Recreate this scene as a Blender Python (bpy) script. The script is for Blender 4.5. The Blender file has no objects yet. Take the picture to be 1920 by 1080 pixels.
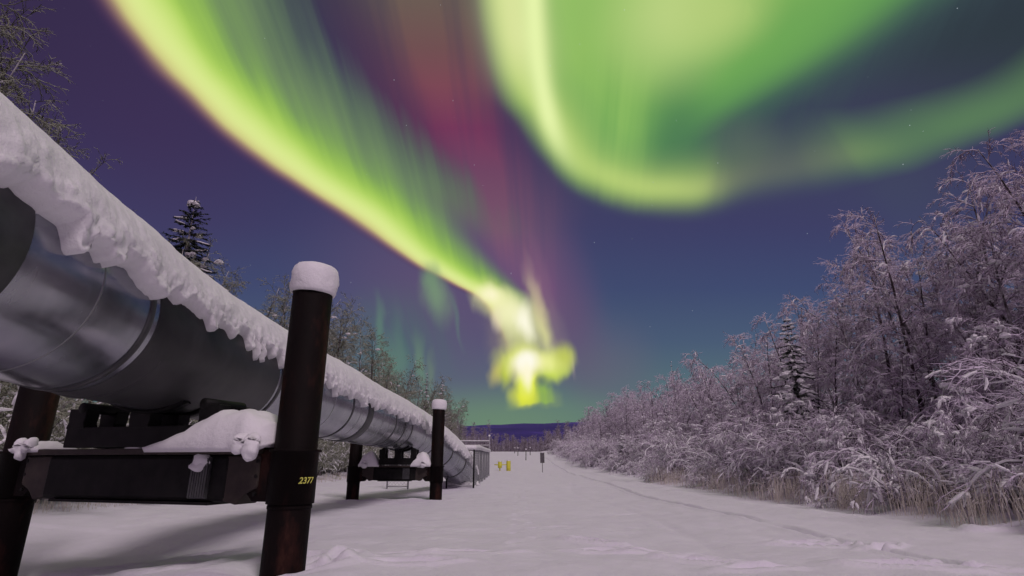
import bpy, bmesh, math, random
import numpy as np
from mathutils import Vector, Matrix, noise
R = math.radians
rnd = random.Random(7)
SC = bpy.context.scene
COL = SC.collection

# ------------------------------------------------------------------ camera
TILT = R(17.25)
CAMZ = 1.09
cam = bpy.data.cameras.new('camera'); cam.lens = 1050 / 1920 * 36; cam.sensor_width = 36
cam.clip_end = 20000; cam.clip_start = 0.05
co = bpy.data.objects.new('camera', cam); COL.objects.link(co)
co.location = (0, 0, CAMZ); co.rotation_euler = (R(90) + TILT, 0, 0)
SC.camera = co

def lin(r, g, b):
    f = lambda c: (c / 255 / 12.92) if c / 255 <= 0.04045 else ((c / 255 + 0.055) / 1.055) ** 2.4
    return (f(r), f(g), f(b))

# ------------------------------------------------------------------ node helper
class N:
    """scalar/vector socket wrapper for writing node maths as expressions"""
    nt = None
    def __init__(s, sock): s.s = sock
    @staticmethod
    def node(t, **kw):
        n = N.nt.nodes.new(t)
        for k, v in kw.items(): setattr(n, k, v)
        return n
    @staticmethod
    def put(inp, v):
        if isinstance(v, N): N.nt.links.new(v.s, inp)
        else: inp.default_value = v
    @staticmethod
    def m(op, *a, clamp=False):
        n = N.node('ShaderNodeMath', operation=op, use_clamp=clamp)
        for i, v in enumerate(a): N.put(n.inputs[i], v)
        return N(n.outputs[0])
    def __add__(s, o): return N.m('ADD', s, o)
    def __radd__(s, o): return N.m('ADD', o, s)
    def __sub__(s, o): return N.m('SUBTRACT', s, o)
    def __rsub__(s, o): return N.m('SUBTRACT', o, s)
    def __mul__(s, o): return N.m('MULTIPLY', s, o)
    def __rmul__(s, o): return N.m('MULTIPLY', o, s)
    def __truediv__(s, o): return N.m('DIVIDE', s, o)
    def __rtruediv__(s, o): return N.m('DIVIDE', o, s)

def smooth(x, a, b, ya=0.0, yb=1.0):
    n = N.node('ShaderNodeMapRange', interpolation_type='SMOOTHSTEP')
    N.put(n.inputs[0], x); n.inputs[1].default_value = a; n.inputs[2].default_value = b
    n.inputs[3].default_value = ya; n.inputs[4].default_value = yb
    return N(n.outputs[0])

def fcurve(x, pts):
    """smooth curve through (x, y) points"""
    xs = [p[0] for p in pts]; ys = [p[1] for p in pts]
    x0, x1, y0, y1 = min(xs), max(xs), min(ys), max(ys)
    if y1 - y0 < 1e-9: y1 = y0 + 1
    n = N.node('ShaderNodeFloatCurve')
    c = n.mapping.curves[0]
    q = sorted(((a - x0) / (x1 - x0), (b - y0) / (y1 - y0)) for a, b in pts)
    c.points[0].location = q[0]; c.points[1].location = q[-1]
    for a, b in q[1:-1]: c.points.new(a, b)
    for p in c.points: p.handle_type = 'AUTO_CLAMPED'
    n.mapping.update()
    N.put(n.inputs['Value'], N.m('MULTIPLY', N.m('SUBTRACT', x, x0), 1 / (x1 - x0), clamp=True))
    return N(n.outputs[0]) * (y1 - y0) + y0

def ramp(x, stops, x0=0.0, x1=1.0, interp='EASE'):
    """stops: (x, (sr, sg, sb), alpha), display colours 0..255"""
    n = N.node('ShaderNodeValToRGB'); cr = n.color_ramp; cr.interpolation = interp
    while len(cr.elements) > 1: cr.elements.remove(cr.elements[-1])
    for i, st in enumerate(stops):
        p = (st[0] - x0) / (x1 - x0)
        e = cr.elements[0] if i == 0 else cr.elements.new(p)
        e.position = p
        e.color = (*lin(*st[1]), st[2] if len(st) > 2 else 1.0)
    N.put(n.inputs[0], (x - x0) * (1 / (x1 - x0)) if (x0, x1) != (0.0, 1.0) else x)
    return N(n.outputs[0]), N(n.outputs[1])

def over(acc, col, a):
    n = N.node('ShaderNodeMix', data_type='RGBA', blend_type='MIX', clamp_factor=True)
    N.put(n.inputs[0], a)
    if isinstance(acc, tuple): n.inputs[6].default_value = (*acc, 1)
    else: N.put(n.inputs[6], acc)
    if isinstance(col, tuple): n.inputs[7].default_value = (*col, 1)
    else: N.put(n.inputs[7], col)
    return N(n.outputs[2])

def gauss(u, v, u0, v0, su, sv, rot=0.0, k=1.85):
    """soft elliptical patch of the sky chart (reads the chart vector N.uv)"""
    mp = N.node('ShaderNodeMapping', vector_type='TEXTURE')
    mp.inputs['Location'].default_value = (u0, v0, 0); mp.inputs['Rotation'].default_value = (0, 0, R(rot)); mp.inputs['Scale'].default_value = (su * k, sv * k, 1)
    N.nt.links.new(N.uv, mp.inputs['Vector'])
    g = N.node('ShaderNodeTexGradient', gradient_type='SPHERICAL'); N.nt.links.new(mp.outputs[0], g.inputs[0])
    return smooth(N(g.outputs['Fac']), 0.0, 1.0)

# ------------------------------------------------------------------ world: night sky with aurora
SUN_EL, SUN_AZ = R(48), R(150)          # moon: high, behind the camera and to the right
w = bpy.data.worlds.new('World'); SC.world = w; w.use_nodes = True
N.nt = w.node_tree; N.nt.nodes.clear()
tc = N.node('ShaderNodeTexCoord'); sp = N.node('ShaderNodeSeparateXYZ')
N.nt.links.new(tc.outputs['Generated'], sp.inputs[0])
X, Y, Z = (N(sp.outputs[i]) for i in range(3))
ct, st_ = math.cos(TILT), math.sin(TILT)
zc = Y * ct + Z * st_
yc = Z * ct - Y * st_
zi = 1.0 / N.m('MAXIMUM', zc, 0.12)
u = X * zi * 1050.0 + 960.0
v = 540.0 - yc * zi * 1050.0
front = smooth(zc, 0.12, 0.42)
_c = N.node('ShaderNodeCombineXYZ'); N.put(_c.inputs[0], u); N.put(_c.inputs[1], v); N.uv = _c.outputs[0]
# soft ray structure: rays lean towards a point far below the horizon
ray = (u - 1050.0) / (N.m('MAXIMUM', 1500.0 - v, 200.0))
cmb = N.node('ShaderNodeCombineXYZ'); N.put(cmb.inputs[0], ray * 26.0); N.put(cmb.inputs[1], v * 0.0016); cmb.inputs[2].default_value = 3.7
nz = N.node('ShaderNodeTexNoise'); nz.inputs['Scale'].default_value = 1.0; nz.inputs['Detail'].default_value = 2.5
N.nt.links.new(cmb.outputs[0], nz.inputs['Vector'])
_f = N.node('ShaderNodeCombineXYZ'); N.put(_f.inputs[0], ray * 95.0); N.put(_f.inputs[1], v * 0.0015)
nf_ = N.node('ShaderNodeTexNoise'); nf_.inputs['Scale'].default_value = 1.0; nf_.inputs['Detail'].default_value = 1.0; N.nt.links.new(_f.outputs[0], nf_.inputs['Vector'])
streak = N(nz.outputs[0]) + (N(nf_.outputs[0]) - 0.5) * 0.34                     # about 0.5 +- 0.2
cmb2 = N.node('ShaderNodeCombineXYZ'); N.put(cmb2.inputs[0], u * 0.004); N.put(cmb2.inputs[1], v * 0.004); cmb2.inputs[2].default_value = 1.3
nz2 = N.node('ShaderNodeTexNoise'); nz2.inputs['Scale'].default_value = 1.0; nz2.inputs['Detail'].default_value = 2.0
N.nt.links.new(cmb2.outputs[0], nz2.inputs['Vector'])
soft = N(nz2.outputs[0])

# base night sky by height and by side
acc, _ = ramp(v, [(-200, (42, 42, 66)), (0, (46, 42, 74)), (250, (54, 48, 88)), (420, (60, 60, 100)), (540, (62, 73, 110)),
                  (640, (72, 90, 116)), (720, (84, 108, 116)), (790, (90, 116, 118)), (860, (80, 90, 104)), (1100, (40, 40, 60))], -200, 1100, 'LINEAR')
acc = over(acc, lin(52, 38, 70), smooth(u, 620, 150) * smooth(v, 420, 60) * 0.8)
acc = over(acc, lin(62, 44, 82), gauss(u, v, 330, 220, 190, 200) * 0.5)
acc = over(acc, lin(100, 82, 116), gauss(u, v, 830, 560, 190, 170, 20) * 0.8)
acc = over(acc, lin(112, 78, 112), gauss(u, v, 1072, 600, 46, 120, -12) * 0.5)
acc = over(acc, lin(104, 96, 116), gauss(u, v, 1150, 690, 60, 70) * 0.45)
acc = over(acc, lin(36, 42, 58), smooth(u, 1420, 1800) * smooth(v, 260, 40) * 0.9)
acc = over(acc, lin(46, 24, 92), gauss(u, v, 1960, 330, 170, 120) * 0.8)
acc = over(acc, lin(74, 108, 104), gauss(u, v, 735, 650, 90, 80) * (streak * 1.6) * 0.75)
acc = over(acc, lin(108, 138, 108), gauss(u, v, 940, 790, 200, 46) * 0.8)

# red and violet curtain
xr = fcurve(v, [(-400, 700), (0, 800), (120, 818), (240, 850), (330, 905), (440, 960), (540, 1003), (640, 1036), (760, 1060)])
wr = fcurve(v, [(-400, 150), (0, 118), (120, 96), (240, 84), (330, 88), (440, 66), (540, 40), (640, 24), (760, 18)])
sr = (u - xr) / wr
rc, ra = ramp(v, [(-400, (80, 70, 80), .6), (0, (112, 92, 80), .95), (90, (118, 78, 78), 1), (160, (130, 68, 82), 1), (240, (124, 46, 88), 1), (320, (116, 64, 98), 1),
                  (430, (122, 84, 108), .9), (540, (130, 84, 122), .75), (640, (120, 92, 118), .5), (730, (100, 100, 110), 0)], -400, 730, 'LINEAR')
bell = N.m('POWER', 2.71828, (sr * sr) * -0.85)
acc = over(acc, rc, bell * ra * (streak * 1.4 + 0.35))
acc = over(acc, lin(74, 36, 74), gauss(u, v, 728, 170, 46, 190, -30) * 0.55)

# left bright ribbon: sharp lower-left edge, long decay to the right
xe = fcurve(v, [(-420, 10), (-200, 98), (0, 205), (100, 270), (200, 366), (300, 486), (400, 640), (450, 712), (500, 790), (532, 850), (567, 908), (600, 930), (640, 948), (700, 965)])
wa = fcurve(v, [(-420, 130), (0, 92), (100, 90), (200, 92), (300, 88), (400, 74), (450, 64), (500, 52), (532, 42), (567, 33), (600, 26), (640, 22), (700, 20)])
wob = (soft - 0.5) * 0.5
sa = (u - xe) / wa + wob
stk = (streak - 0.5)
col, al = ramp(sa + stk * smooth(sa, 0.9, 2.4) * 1.5, [(-0.45, (70, 45, 85), 0), (-0.18, (92, 58, 92), .45), (0.04, (168, 128, 112), .85), (0.22, (218, 214, 134), 1), (0.5, (228, 242, 152), 1), (0.85, (218, 238, 136), 1),
                       (1.25, (176, 216, 88), 1), (1.65, (144, 186, 82), 1), (2.05, (122, 156, 90), 1), (2.6, (114, 140, 96), .94), (3.2, (100, 124, 92), .82), (3.7, (92, 112, 92), .6), (4.3, (80, 90, 90), 0)], -0.45, 4.3, 'B_SPLINE')
low = smooth(v, 700, 590)
tail = 1.0 - smooth(sa, 2.0, 3.0) * smooth(v, 330, 470)
acc = over(acc, col, al * low * tail)

# right-hand loop, seen as depth behind a closed outer edge around (1400, 0)
du, dv = u - 1400.0, v - 0.0
rr = N.m('SQRT', du * du + dv * dv)
th = N.m('ARCTAN2', dv, du) * (180 / math.pi)
th = th + N.m('LESS_THAN', th, -60.0) * 360.0
rb = fcurve(th, [(-60, 900), (-20, 860), (0, 740), (12, 650), (22, 565), (27.6, 520), (35.4, 469), (45.9, 426), (54.8, 396), (66.3, 374), (77, 368), (87.8, 375), (99, 398), (112, 428), (119.5, 450),
                 (127, 466), (136, 478), (143, 474), (150.6, 476), (158.4, 486), (168.5, 484), (180, 492), (195, 520), (230, 640), (300, 800)])
s = rb - rr + (soft - 0.5) * 26.0
inside = smooth(s, -18.0, 46.0)
# green interior, fading along a diagonal to the dark gap on the right
diag = (u - 1240.0) * 0.545 + (v - 300.0) * 0.838
fc, fa = ramp(diag, [(-420, (150, 190, 104), 1), (-250, (146, 188, 96), 1), (-120, (120, 172, 88), 1), (-64, (106, 162, 86), 1), (-26, (90, 142, 84), 1), (14, (68, 100, 84), .88), (60, (58, 76, 82), .6), (130, (52, 64, 80), .35), (300, (50, 62, 80), 0)], -420, 300, 'LINEAR')
left_in = smooth(u, 1300, 1190)
fa2 = N.m('MAXIMUM', fa * smooth(diag + stk * 120.0, 170, 20), left_in * smooth(v, 420, 330) * 0.95)
acc = over(acc, fc, inside * fa2)
acc = over(acc, lin(146, 190, 98), inside * smooth(u, 1270, 1150) * (0.45 + stk * 2.2))
acc = over(acc, lin(74, 120, 82), gauss(u, v, 1272, 232, 52, 92, 14) * 0.8)
acc = over(acc, lin(92, 104, 96), gauss(u, v, 1392, 262, 58, 40, 0) * 0.45)
acc = over(acc, lin(112, 168, 84), gauss(u, v, 1470, 86, 190, 50, -26) * 0.62)
acc = over(acc, lin(190, 212, 132), gauss(u, v, 1262, 22, 92, 112, 28) * 0.95)
acc = over(acc, lin(186, 208, 124), gauss(u, v, 1350, 20, 80, 62, -20) * 0.75)
# edge glow of the loop, brightness by direction
ec, ea = ramp(s, [(-26, (64, 60, 100), 0), (-2, (92, 110, 92), .5), (24, (168, 196, 108), .95), (48, (196, 216, 124), 1), (78, (158, 190, 104), .8), (112, (130, 170, 98), .4), (150, (100, 150, 90), 0)], -26, 150, 'B_SPLINE')
ei = fcurve(th, [(0, .3), (18, .42), (28, .46), (40, .42), (50, .46), (58, .32), (68, .2), (78, .15), (88, .18), (98, .38), (108, .82), (118, .88), (130, .85), (145, .8), (165, .9), (185, .9), (240, .6)])
right_dim = smooth(th, 92, 36)
ec = over(ec, lin(100, 142, 88), right_dim)
acc = over(acc, ec, ea * ei * (1.0 + right_dim * 0.5))
# bright inner ridges on the left of the loop
xr1 = fcurve(v, [(-300, 950), (0, 962), (90, 975), (190, 985), (260, 1000), (330, 1040)])
q = (u - xr1) * (1 / 52.0)
acc = over(acc, lin(222, 230, 160), N.m('POWER', 2.71828, q * q * -1.0) * smooth(v, 210, 60) * 0.85)
xr2 = fcurve(v, [(-300, 985), (0, 1000), (110, 1008), (200, 1024), (260, 1042), (320, 1074), (380, 1130)])
q = (u - xr2) * (1 / 21.0)
acc = over(acc, lin(232, 246, 172), N.m('POWER', 2.71828, q * q * -1.0) * smooth(v, 350, 210) * 0.9)

# lower head: white trunk, hot spot, wings and the yellow foot
_c = N.node('ShaderNodeCombineXYZ'); N.put(_c.inputs[0], u * 0.028); N.put(_c.inputs[1], v * 0.013); _c.inputs[2].default_value = 9.1
_n = N.node('ShaderNodeTexNoise'); _n.inputs['Scale'].default_value = 1.0; _n.inputs['Detail'].default_value = 2.0; N.nt.links.new(_c.outputs[0], _n.inputs['Vector'])
_w = N.node('ShaderNodeVectorMath', operation='MULTIPLY_ADD'); N.nt.links.new(_n.outputs[1], _w.inputs[0]); _w.inputs[1].default_value = (26, 22, 0); _w.inputs[2].default_value = (-13, -11, 0)
_a = N.node('ShaderNodeVectorMath', operation='ADD'); N.nt.links.new(_w.outputs[0], _a.inputs[0]); N.nt.links.new(N.uv, _a.inputs[1]); N.uv = _a.outputs[0]
def add_g(acc, c, u0, v0, su, sv, rot, a, wisp=0.0):
    g = gauss(u, v, u0, v0, su, sv, rot) * a
    if wisp: g = g * (1.0 + stk * wisp)
    return over(acc, lin(*c), g)
for c, u0, v0, su, sv, rot, a, ws in [
    ((132, 96, 122), 1024, 560, 12, 90, -14, .45, 0), ((150, 130, 120), 962, 640, 36, 66, -16, .55, 1.0), ((204, 206, 146), 982, 636, 30, 50, -8, .85, .8),
    ((222, 222, 152), 1018, 612, 13, 66, -16, .8, 0), ((190, 160, 150), 1006, 556, 10, 60, -16, .4, 0), ((120, 112, 124), 1044, 630, 14, 60, -12, .5, 0), ((150, 140, 140), 1072, 680, 4, 22, -20, .6, 0),
    ((200, 190, 104), 931, 696, 9, 24, 16, .75, 0), ((200, 212, 62), 950, 696, 15, 26, 6, .85, 0), ((222, 232, 110), 972, 672, 34, 20, 0, .85, 0),
    ((188, 212, 66), 1036, 700, 26, 14, -14, .95, 0), ((222, 232, 120), 1032, 682, 32, 20, -8, .95, 0), ((196, 206, 84), 1056, 668, 16, 20, 0, .75, 0), ((240, 240, 160), 1016, 682, 22, 16, 0, .8, 0),
    ((238, 238, 160), 930, 564, 38, 24, 42, .85, 0), ((252, 246, 204), 920, 553, 20, 15, 30, .95, 0), ((244, 242, 192), 962, 588, 38, 26, 50, .9, 0), ((254, 250, 226), 984, 606, 13, 28, -8, .95, 0), ((232, 218, 190), 934, 598, 12, 18, 0, .5, 0)]:
    acc = add_g(acc, c, u0, v0, su, sv, rot, a, ws)
def curtain(c, u0, u1, v0, v1, a, tilt=-.04, su=9.0):
    """hanging sheet: soft sides, soft top, crisp lower hem"""
    x_, y_ = N.m('ADD', wu, 0.0), wv_ + wu * (-tilt) + (1000.0 * tilt)
    return over(acc, lin(*c), smooth(x_, u0 - su, u0 + su) * smooth(x_, u1 + su, u1 - su) * smooth(y_, v0 - 26, v0) * smooth(y_, v1 + 5, v1 - 4) * a * (1.0 + stk * 0.8))
_s = N.node('ShaderNodeSeparateXYZ'); N.nt.links.new(N.uv, _s.inputs[0]); wu, wv_ = N(_s.outputs[0]), N(_s.outputs[1])
acc = curtain((150, 188, 66), 1004, 1034, 738, 757, .85)
acc = curtain((214, 226, 54), 970, 1010, 712, 759, 1.0)
acc = curtain((128, 150, 104), 952, 1050, 745, 765, .35)
for c, u0, v0, su, sv, rot, a, ws in [
    ((232, 236, 60), 984, 744, 22, 16, 0, .8, 0), ((236, 240, 120), 988, 716, 14, 22, -8, .85, 0), ((255, 246, 206), 984, 686, 24, 22, 0, 1.0, 0), ((255, 252, 240), 986, 680, 18, 15, 0, 1.0, 0), ((255, 248, 214), 988, 702, 9, 22, -8, .9, 0),
    ((92, 112, 100), 1018, 716, 9, 8, -20, .6, 0),
    ((122, 152, 116), 818, 552, 20, 44, -16, .75, 0), ((116, 150, 112), 806, 520, 16, 22, -10, .5, 0), ((96, 124, 116), 856, 600, 4, 40, -14, .45, 0),
    ((98, 134, 112), 712, 610, 8, 46, -6, .5, 0), ((110, 144, 108), 788, 684, 8, 46, -6, .5, 0), ((118, 140, 104), 808, 702, 7, 34, 0, .35, 0), ((92, 120, 112), 748, 640, 9, 60, -6, .3, 0), ((98, 134, 110), 735, 690, 26, 46, 0, .5, 0)]:
    acc = add_g(acc, c, u0, v0, su, sv, rot, a, ws)
# stars
vo = N.node('ShaderNodeTexVoronoi', feature='F1'); vo.inputs['Scale'].default_value = 62
N.nt.links.new(tc.outputs['Generated'], vo.inputs['Vector'])
sc_ = N.node('ShaderNodeSeparateColor'); N.nt.links.new(vo.outputs['Color'], sc_.inputs[0])
star = smooth(N(vo.outputs['Distance']), 0.050, 0.016) * smooth(N(sc_.outputs[0]), 0.62, 1.0) * smooth(v, 840, 700)
acc = over(acc, lin(215, 225, 235), star * 0.8)
# behind the viewer: violet-grey sky, brightened as fill against the green aurora light
acc = over(lin(124, 100, 126), acc, front)
# faint physical sky, so the dark part of the dome is not flat
sky = N.node('ShaderNodeTexSky', sky_type='NISHITA'); sky.sun_disc = False
sky.sun_elevation = SUN_EL; sky.sun_rotation = SUN_AZ
bg = N.node('ShaderNodeBackground'); N.put(bg.inputs[0], acc); bg.inputs[1].default_value = 1.0
bg2 = N.node('ShaderNodeBackground'); N.nt.links.new(sky.outputs[0], bg2.inputs[0]); bg2.inputs[1].default_value = 0.0012
ad = N.node('ShaderNodeAddShader'); out = N.node('ShaderNodeOutputWorld')
N.nt.links.new(bg.outputs[0], ad.inputs[0]); N.nt.links.new(bg2.outputs[0], ad.inputs[1]); N.nt.links.new(ad.outputs[0], out.inputs[0])
w.cycles.sampling_method = 'MANUAL'; w.cycles.sample_map_resolution = 512

sl = bpy.data.lights.new('moon_light', 'SUN'); sl.energy = 1.4; sl.angle = R(17); sl.color = (1.0, 0.86, 0.89)
so = bpy.data.objects.new('moon_light', sl); COL.objects.link(so)
dirv = Vector((math.sin(SUN_AZ) * math.cos(SUN_EL), math.cos(SUN_AZ) * math.cos(SUN_EL), math.sin(SUN_EL)))
so.rotation_euler = dirv.to_track_quat('Z', 'Y').to_euler(); so.location = (0, -10, 30)

SC.view_settings.view_transform = 'Standard'; SC.view_settings.look = 'None'
SC.view_settings.exposure = 0; SC.view_settings.gamma = 1
SC.render.engine = 'CYCLES'
SC.cycles.max_bounces = 5; SC.cycles.diffuse_bounces = 2; SC.cycles.glossy_bounces = 2
SC.cycles.transparent_max_bounces = 4; SC.cycles.use_denoising = True
SC.cycles.use_adaptive_sampling = True; SC.cycles.adaptive_threshold = 0.018; SC.cycles.adaptive_min_samples = 12
#__REST__
# ------------------------------------------------------------------ mesh helpers
class MB:
    def __init__(s): s.v = []; s.f = []; s.mi = []
    def quad_grid(s, rows, close_u=False, close_v=False, m=0):
        """rows: list of equal-length lists of points"""
        b = len(s.v); nr = len(rows); nc = len(rows[0])
        for r in rows: s.v.extend(tuple(p) for p in r)
        for i in range(nr if close_v else nr - 1):
            for j in range(nc if close_u else nc - 1):
                i2 = (i + 1) % nr; j2 = (j + 1) % nc
                s.f.append((b + i * nc + j, b + i * nc + j2, b + i2 * nc + j2, b + i2 * nc + j)); s.mi.append(m)
        return b
    def tube(s, pts, rad, n=6, m=0, cap=True, sq=1.0):
        """swept tube along pts with a radius per point; sq squashes it in height"""
        pts = [Vector(p) for p in pts]
        if not hasattr(rad, '__len__'): rad = [rad] * len(pts)
        b = len(s.v); k = len(pts)
        for i, p in enumerate(pts):
            t = (pts[min(i + 1, k - 1)] - pts[max(i - 1, 0)])
            t = t.normalized() if t.length > 1e-9 else Vector((0, 0, 1))
            a = Vector((0, 0, 1)) if abs(t.z) < 0.9 else Vector((0, 1, 0))
            x = t.cross(a).normalized(); y = x.cross(t)
            for j in range(n):
                an = 2 * math.pi * j / n
                q = p + x * (math.cos(an) * rad[i]) + y * (math.sin(an) * rad[i] * sq)
                s.v.append((q.x, q.y, q.z))
        for i in range(k - 1):
            for j in range(n):
                j2 = (j + 1) % n
                s.f.append((b + i * n + j, b + i * n + j2, b + (i + 1) * n + j2, b + (i + 1) * n + j)); s.mi.append(m)
        if cap:
            s.f.append(tuple(b + j for j in reversed(range(n)))); s.f.append(tuple(b + (k - 1) * n + j for j in range(n))); s.mi += [m, m]
    def twig(s, p, q, r0, r1, m=0):
        """three-sided tapered sliver"""
        t = (q - p)
        a = Vector((0, 0, 1)) if abs(t.z) < 0.9 * t.length else Vector((0, 1, 0))
        x = t.cross(a).normalized(); y = x.cross(t).normalized()
        b = len(s.v)
        for c, r in ((p, r0), (q, r1)):
            for an in (1.5708, 3.665, 5.76):
                e = c + x * (math.cos(an) * r) + y * (math.sin(an) * r); s.v.append((e.x, e.y, e.z))
        for j in range(3):
            k = (j + 1) % 3; s.f.append((b + j, b + k, b + 3 + k, b + 3 + j)); s.mi.append(m)
    def blob(s, c, rx, ry, rz, m=0, seed=0, n=6, rot=0.0):
        c = Vector(c); rows = []; cr, sr_ = math.cos(rot), math.sin(rot)
        for i in range(n // 2 + 2):
            ph = -math.pi / 2 + math.pi * i / (n // 2 + 1)
            row = []
            for j in range(n):
                an = 2 * math.pi * j / n
                k = 1 + 0.22 * math.sin(an * 2 + seed * 1.7 + ph * 3) + 0.12 * math.sin(an * 3 + seed)
                x = math.cos(an) * math.cos(ph) * rx * k; y = math.sin(an) * math.cos(ph) * ry * k
                row.append((c.x + x * cr - y * sr_, c.y + x * sr_ + y * cr, c.z + math.sin(ph) * rz))
            rows.append(row)
        s.quad_grid(rows, close_u=True, m=m)
    def box(s, c, size, mat=None, m=0):
        """box centred on c; mat is a 3x3 rotation"""
        b = len(s.v); c = Vector(c)
        for dx, dy, dz in ((-1, -1, -1), (1, -1, -1), (1, 1, -1), (-1, 1, -1), (-1, -1, 1), (1, -1, 1), (1, 1, 1), (-1, 1, 1)):
            o = Vector((dx * size[0] / 2, dy * size[1] / 2, dz * size[2] / 2))
            if mat is not None: o = mat @ o
            s.v.append(tuple(c + o))
        for f in ((0, 3, 2, 1), (4, 5, 6, 7), (0, 1, 5, 4), (1, 2, 6, 5), (2, 3, 7, 6), (3, 0, 4, 7)):
            s.f.append(tuple(b + i for i in f)); s.mi.append(m)
    def prism(s, outline, origin, ax, ay, az, depth, m=0):
        """outline (x, y) pairs in the plane ax, ay, extruded +-depth/2 along az"""
        b = len(s.v); n = len(outline); o = Vector(origin)
        for sg in (-.5, .5):
            for x, y in outline: s.v.append(tuple(o + ax * x + ay * y + az * (sg * depth)))
        s.f.append(tuple(b + i for i in reversed(range(n)))); s.f.append(tuple(b + n + i for i in range(n))); s.mi += [m, m]
        for i in range(n):
            j = (i + 1) % n; s.f.append((b + i, b + j, b + n + j, b + n + i)); s.mi.append(m)
    def lathe(s, prof, c, n=32, m=0, wob=None):
        rows = []
        for r, z in prof:
            rows.append([(c[0] + math.cos(2 * math.pi * j / n) * r * (1 + (wob(2 * math.pi * j / n, z) if wob else 0)),
                          c[1] + math.sin(2 * math.pi * j / n) * r * (1 + (wob(2 * math.pi * j / n, z) if wob else 0)), c[2] + z) for j in range(n)])
        s.quad_grid(rows, close_u=True, m=m)
    def build(s, name, mats, parent=None, sm=True, bevel=0.0, fix=False):
        me = bpy.data.meshes.new(name); me.from_pydata(s.v, [], s.f)
        mats = mats if isinstance(mats, (list, tuple)) else [mats]
        for x in mats: me.materials.append(x)
        if len(mats) > 1: me.polygons.foreach_set('material_index', s.mi)
        if sm: me.polygons.foreach_set('use_smooth', [True] * len(me.polygons))
        if fix:
            b = bmesh.new(); b.from_mesh(me); bmesh.ops.recalc_face_normals(b, faces=b.faces); b.to_mesh(me); b.free()
        me.update()
        o = bpy.data.objects.new(name, me); COL.objects.link(o)
        if parent is not None: o.parent = parent
        if bevel:
            md = o.modifiers.new('bevel', 'BEVEL'); md.width = bevel; md.segments = 2; md.limit_method = 'ANGLE'
        return o

def tag(o, label=None, cat=None, group=None, kind=None):
    if label: o['label'] = label
    if cat: o['category'] = cat
    if group: o['group'] = group
    if kind: o['kind'] = kind
    return o

def empty(name, loc=(0, 0, 0), label=None, cat=None, group=None, rz=0.0):
    o = bpy.data.objects.new(name, None); COL.objects.link(o); o.location = loc; o.rotation_euler = (0, 0, rz)
    o.empty_display_size = 0.2
    return tag(o, label, cat, group)

def copy_thing(src, loc, rz=0.0, sc=1.0, lean=(0, 0)):
    r = src.copy(); COL.objects.link(r); r.location = loc; r.rotation_euler = (lean[0], lean[1], rz)
    r.scale = (sc, sc, sc) if not hasattr(sc, '__len__') else sc
    for ch in list(src.children):
        c = ch.copy(); COL.objects.link(c); c.parent = r
        for g in list(ch.children):
            d = g.copy(); COL.objects.link(d); d.parent = c
    return r

# ------------------------------------------------------------------ materials
def material(name, build):
    m = bpy.data.materials.new(name); m.use_nodes = True; nt = m.node_tree
    p = nt.nodes['Principled BSDF']; N.nt = nt
    build(nt, p); return m

def noise_fac(nt, scale, detail=4, rough=0.55, coord='Object', stretch=None, dist=0.0):
    t = nt.nodes.new('ShaderNodeTexCoord'); n = nt.nodes.new('ShaderNodeTexNoise')
    n.inputs['Scale'].default_value = scale; n.inputs['Detail'].default_value = detail; n.inputs['Roughness'].default_value = rough
    n.inputs['Distortion'].default_value = dist
    src = t.outputs[coord]
    if stretch:
        mp = nt.nodes.new('ShaderNodeMapping'); mp.inputs['Scale'].default_value = stretch; nt.links.new(src, mp.inputs[0]); src = mp.outputs[0]
    nt.links.new(src, n.inputs['Vector']); return n.outputs[0]

def cramp(nt, fac, stops):
    r = nt.nodes.new('ShaderNodeValToRGB'); cr = r.color_ramp
    while len(cr.elements) > 1: cr.elements.remove(cr.elements[-1])
    for i, (p, c) in enumerate(stops):
        e = cr.elements[0] if i == 0 else cr.elements.new(p)
        e.position = p; e.color = (*c, 1) if len(c) == 3 else c
    nt.links.new(fac, r.inputs[0]); return r.outputs[0]

def bump(nt, p, h, strength, dist=0.02, prev=None):
    b = nt.nodes.new('ShaderNodeBump'); b.inputs['Strength'].default_value = strength; b.inputs['Distance'].default_value = dist
    nt.links.new(h, b.inputs['Height'])
    if prev is not None: nt.links.new(prev, b.inputs['Normal'])
    nt.links.new(b.outputs[0], p.inputs['Normal']); return b.outputs[0]

def snow_mat(name, tint=(0.80, 0.79, 0.82), grain=70, gs=0.25):
    def f(nt, p):
        c = cramp(nt, noise_fac(nt, 1.3, 4), [(0.3, tuple(x * 0.93 for x in tint)), (0.7, tint)])
        nt.links.new(c, p.inputs['Base Color']); p.inputs['Roughness'].default_value = 0.75
        p.inputs['Specular IOR Level'].default_value = 0.2
        b1 = bump(nt, p, noise_fac(nt, 9, 5, 0.6), 0.35, 0.05)
        bump(nt, p, noise_fac(nt, grain, 3, 0.6), gs, 0.01, b1)
    return material(name, f)
M_snow = snow_mat('snow')
M_snow_ground = snow_mat('ground_snow', (0.79, 0.76, 0.85), 45, 0.45)

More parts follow.
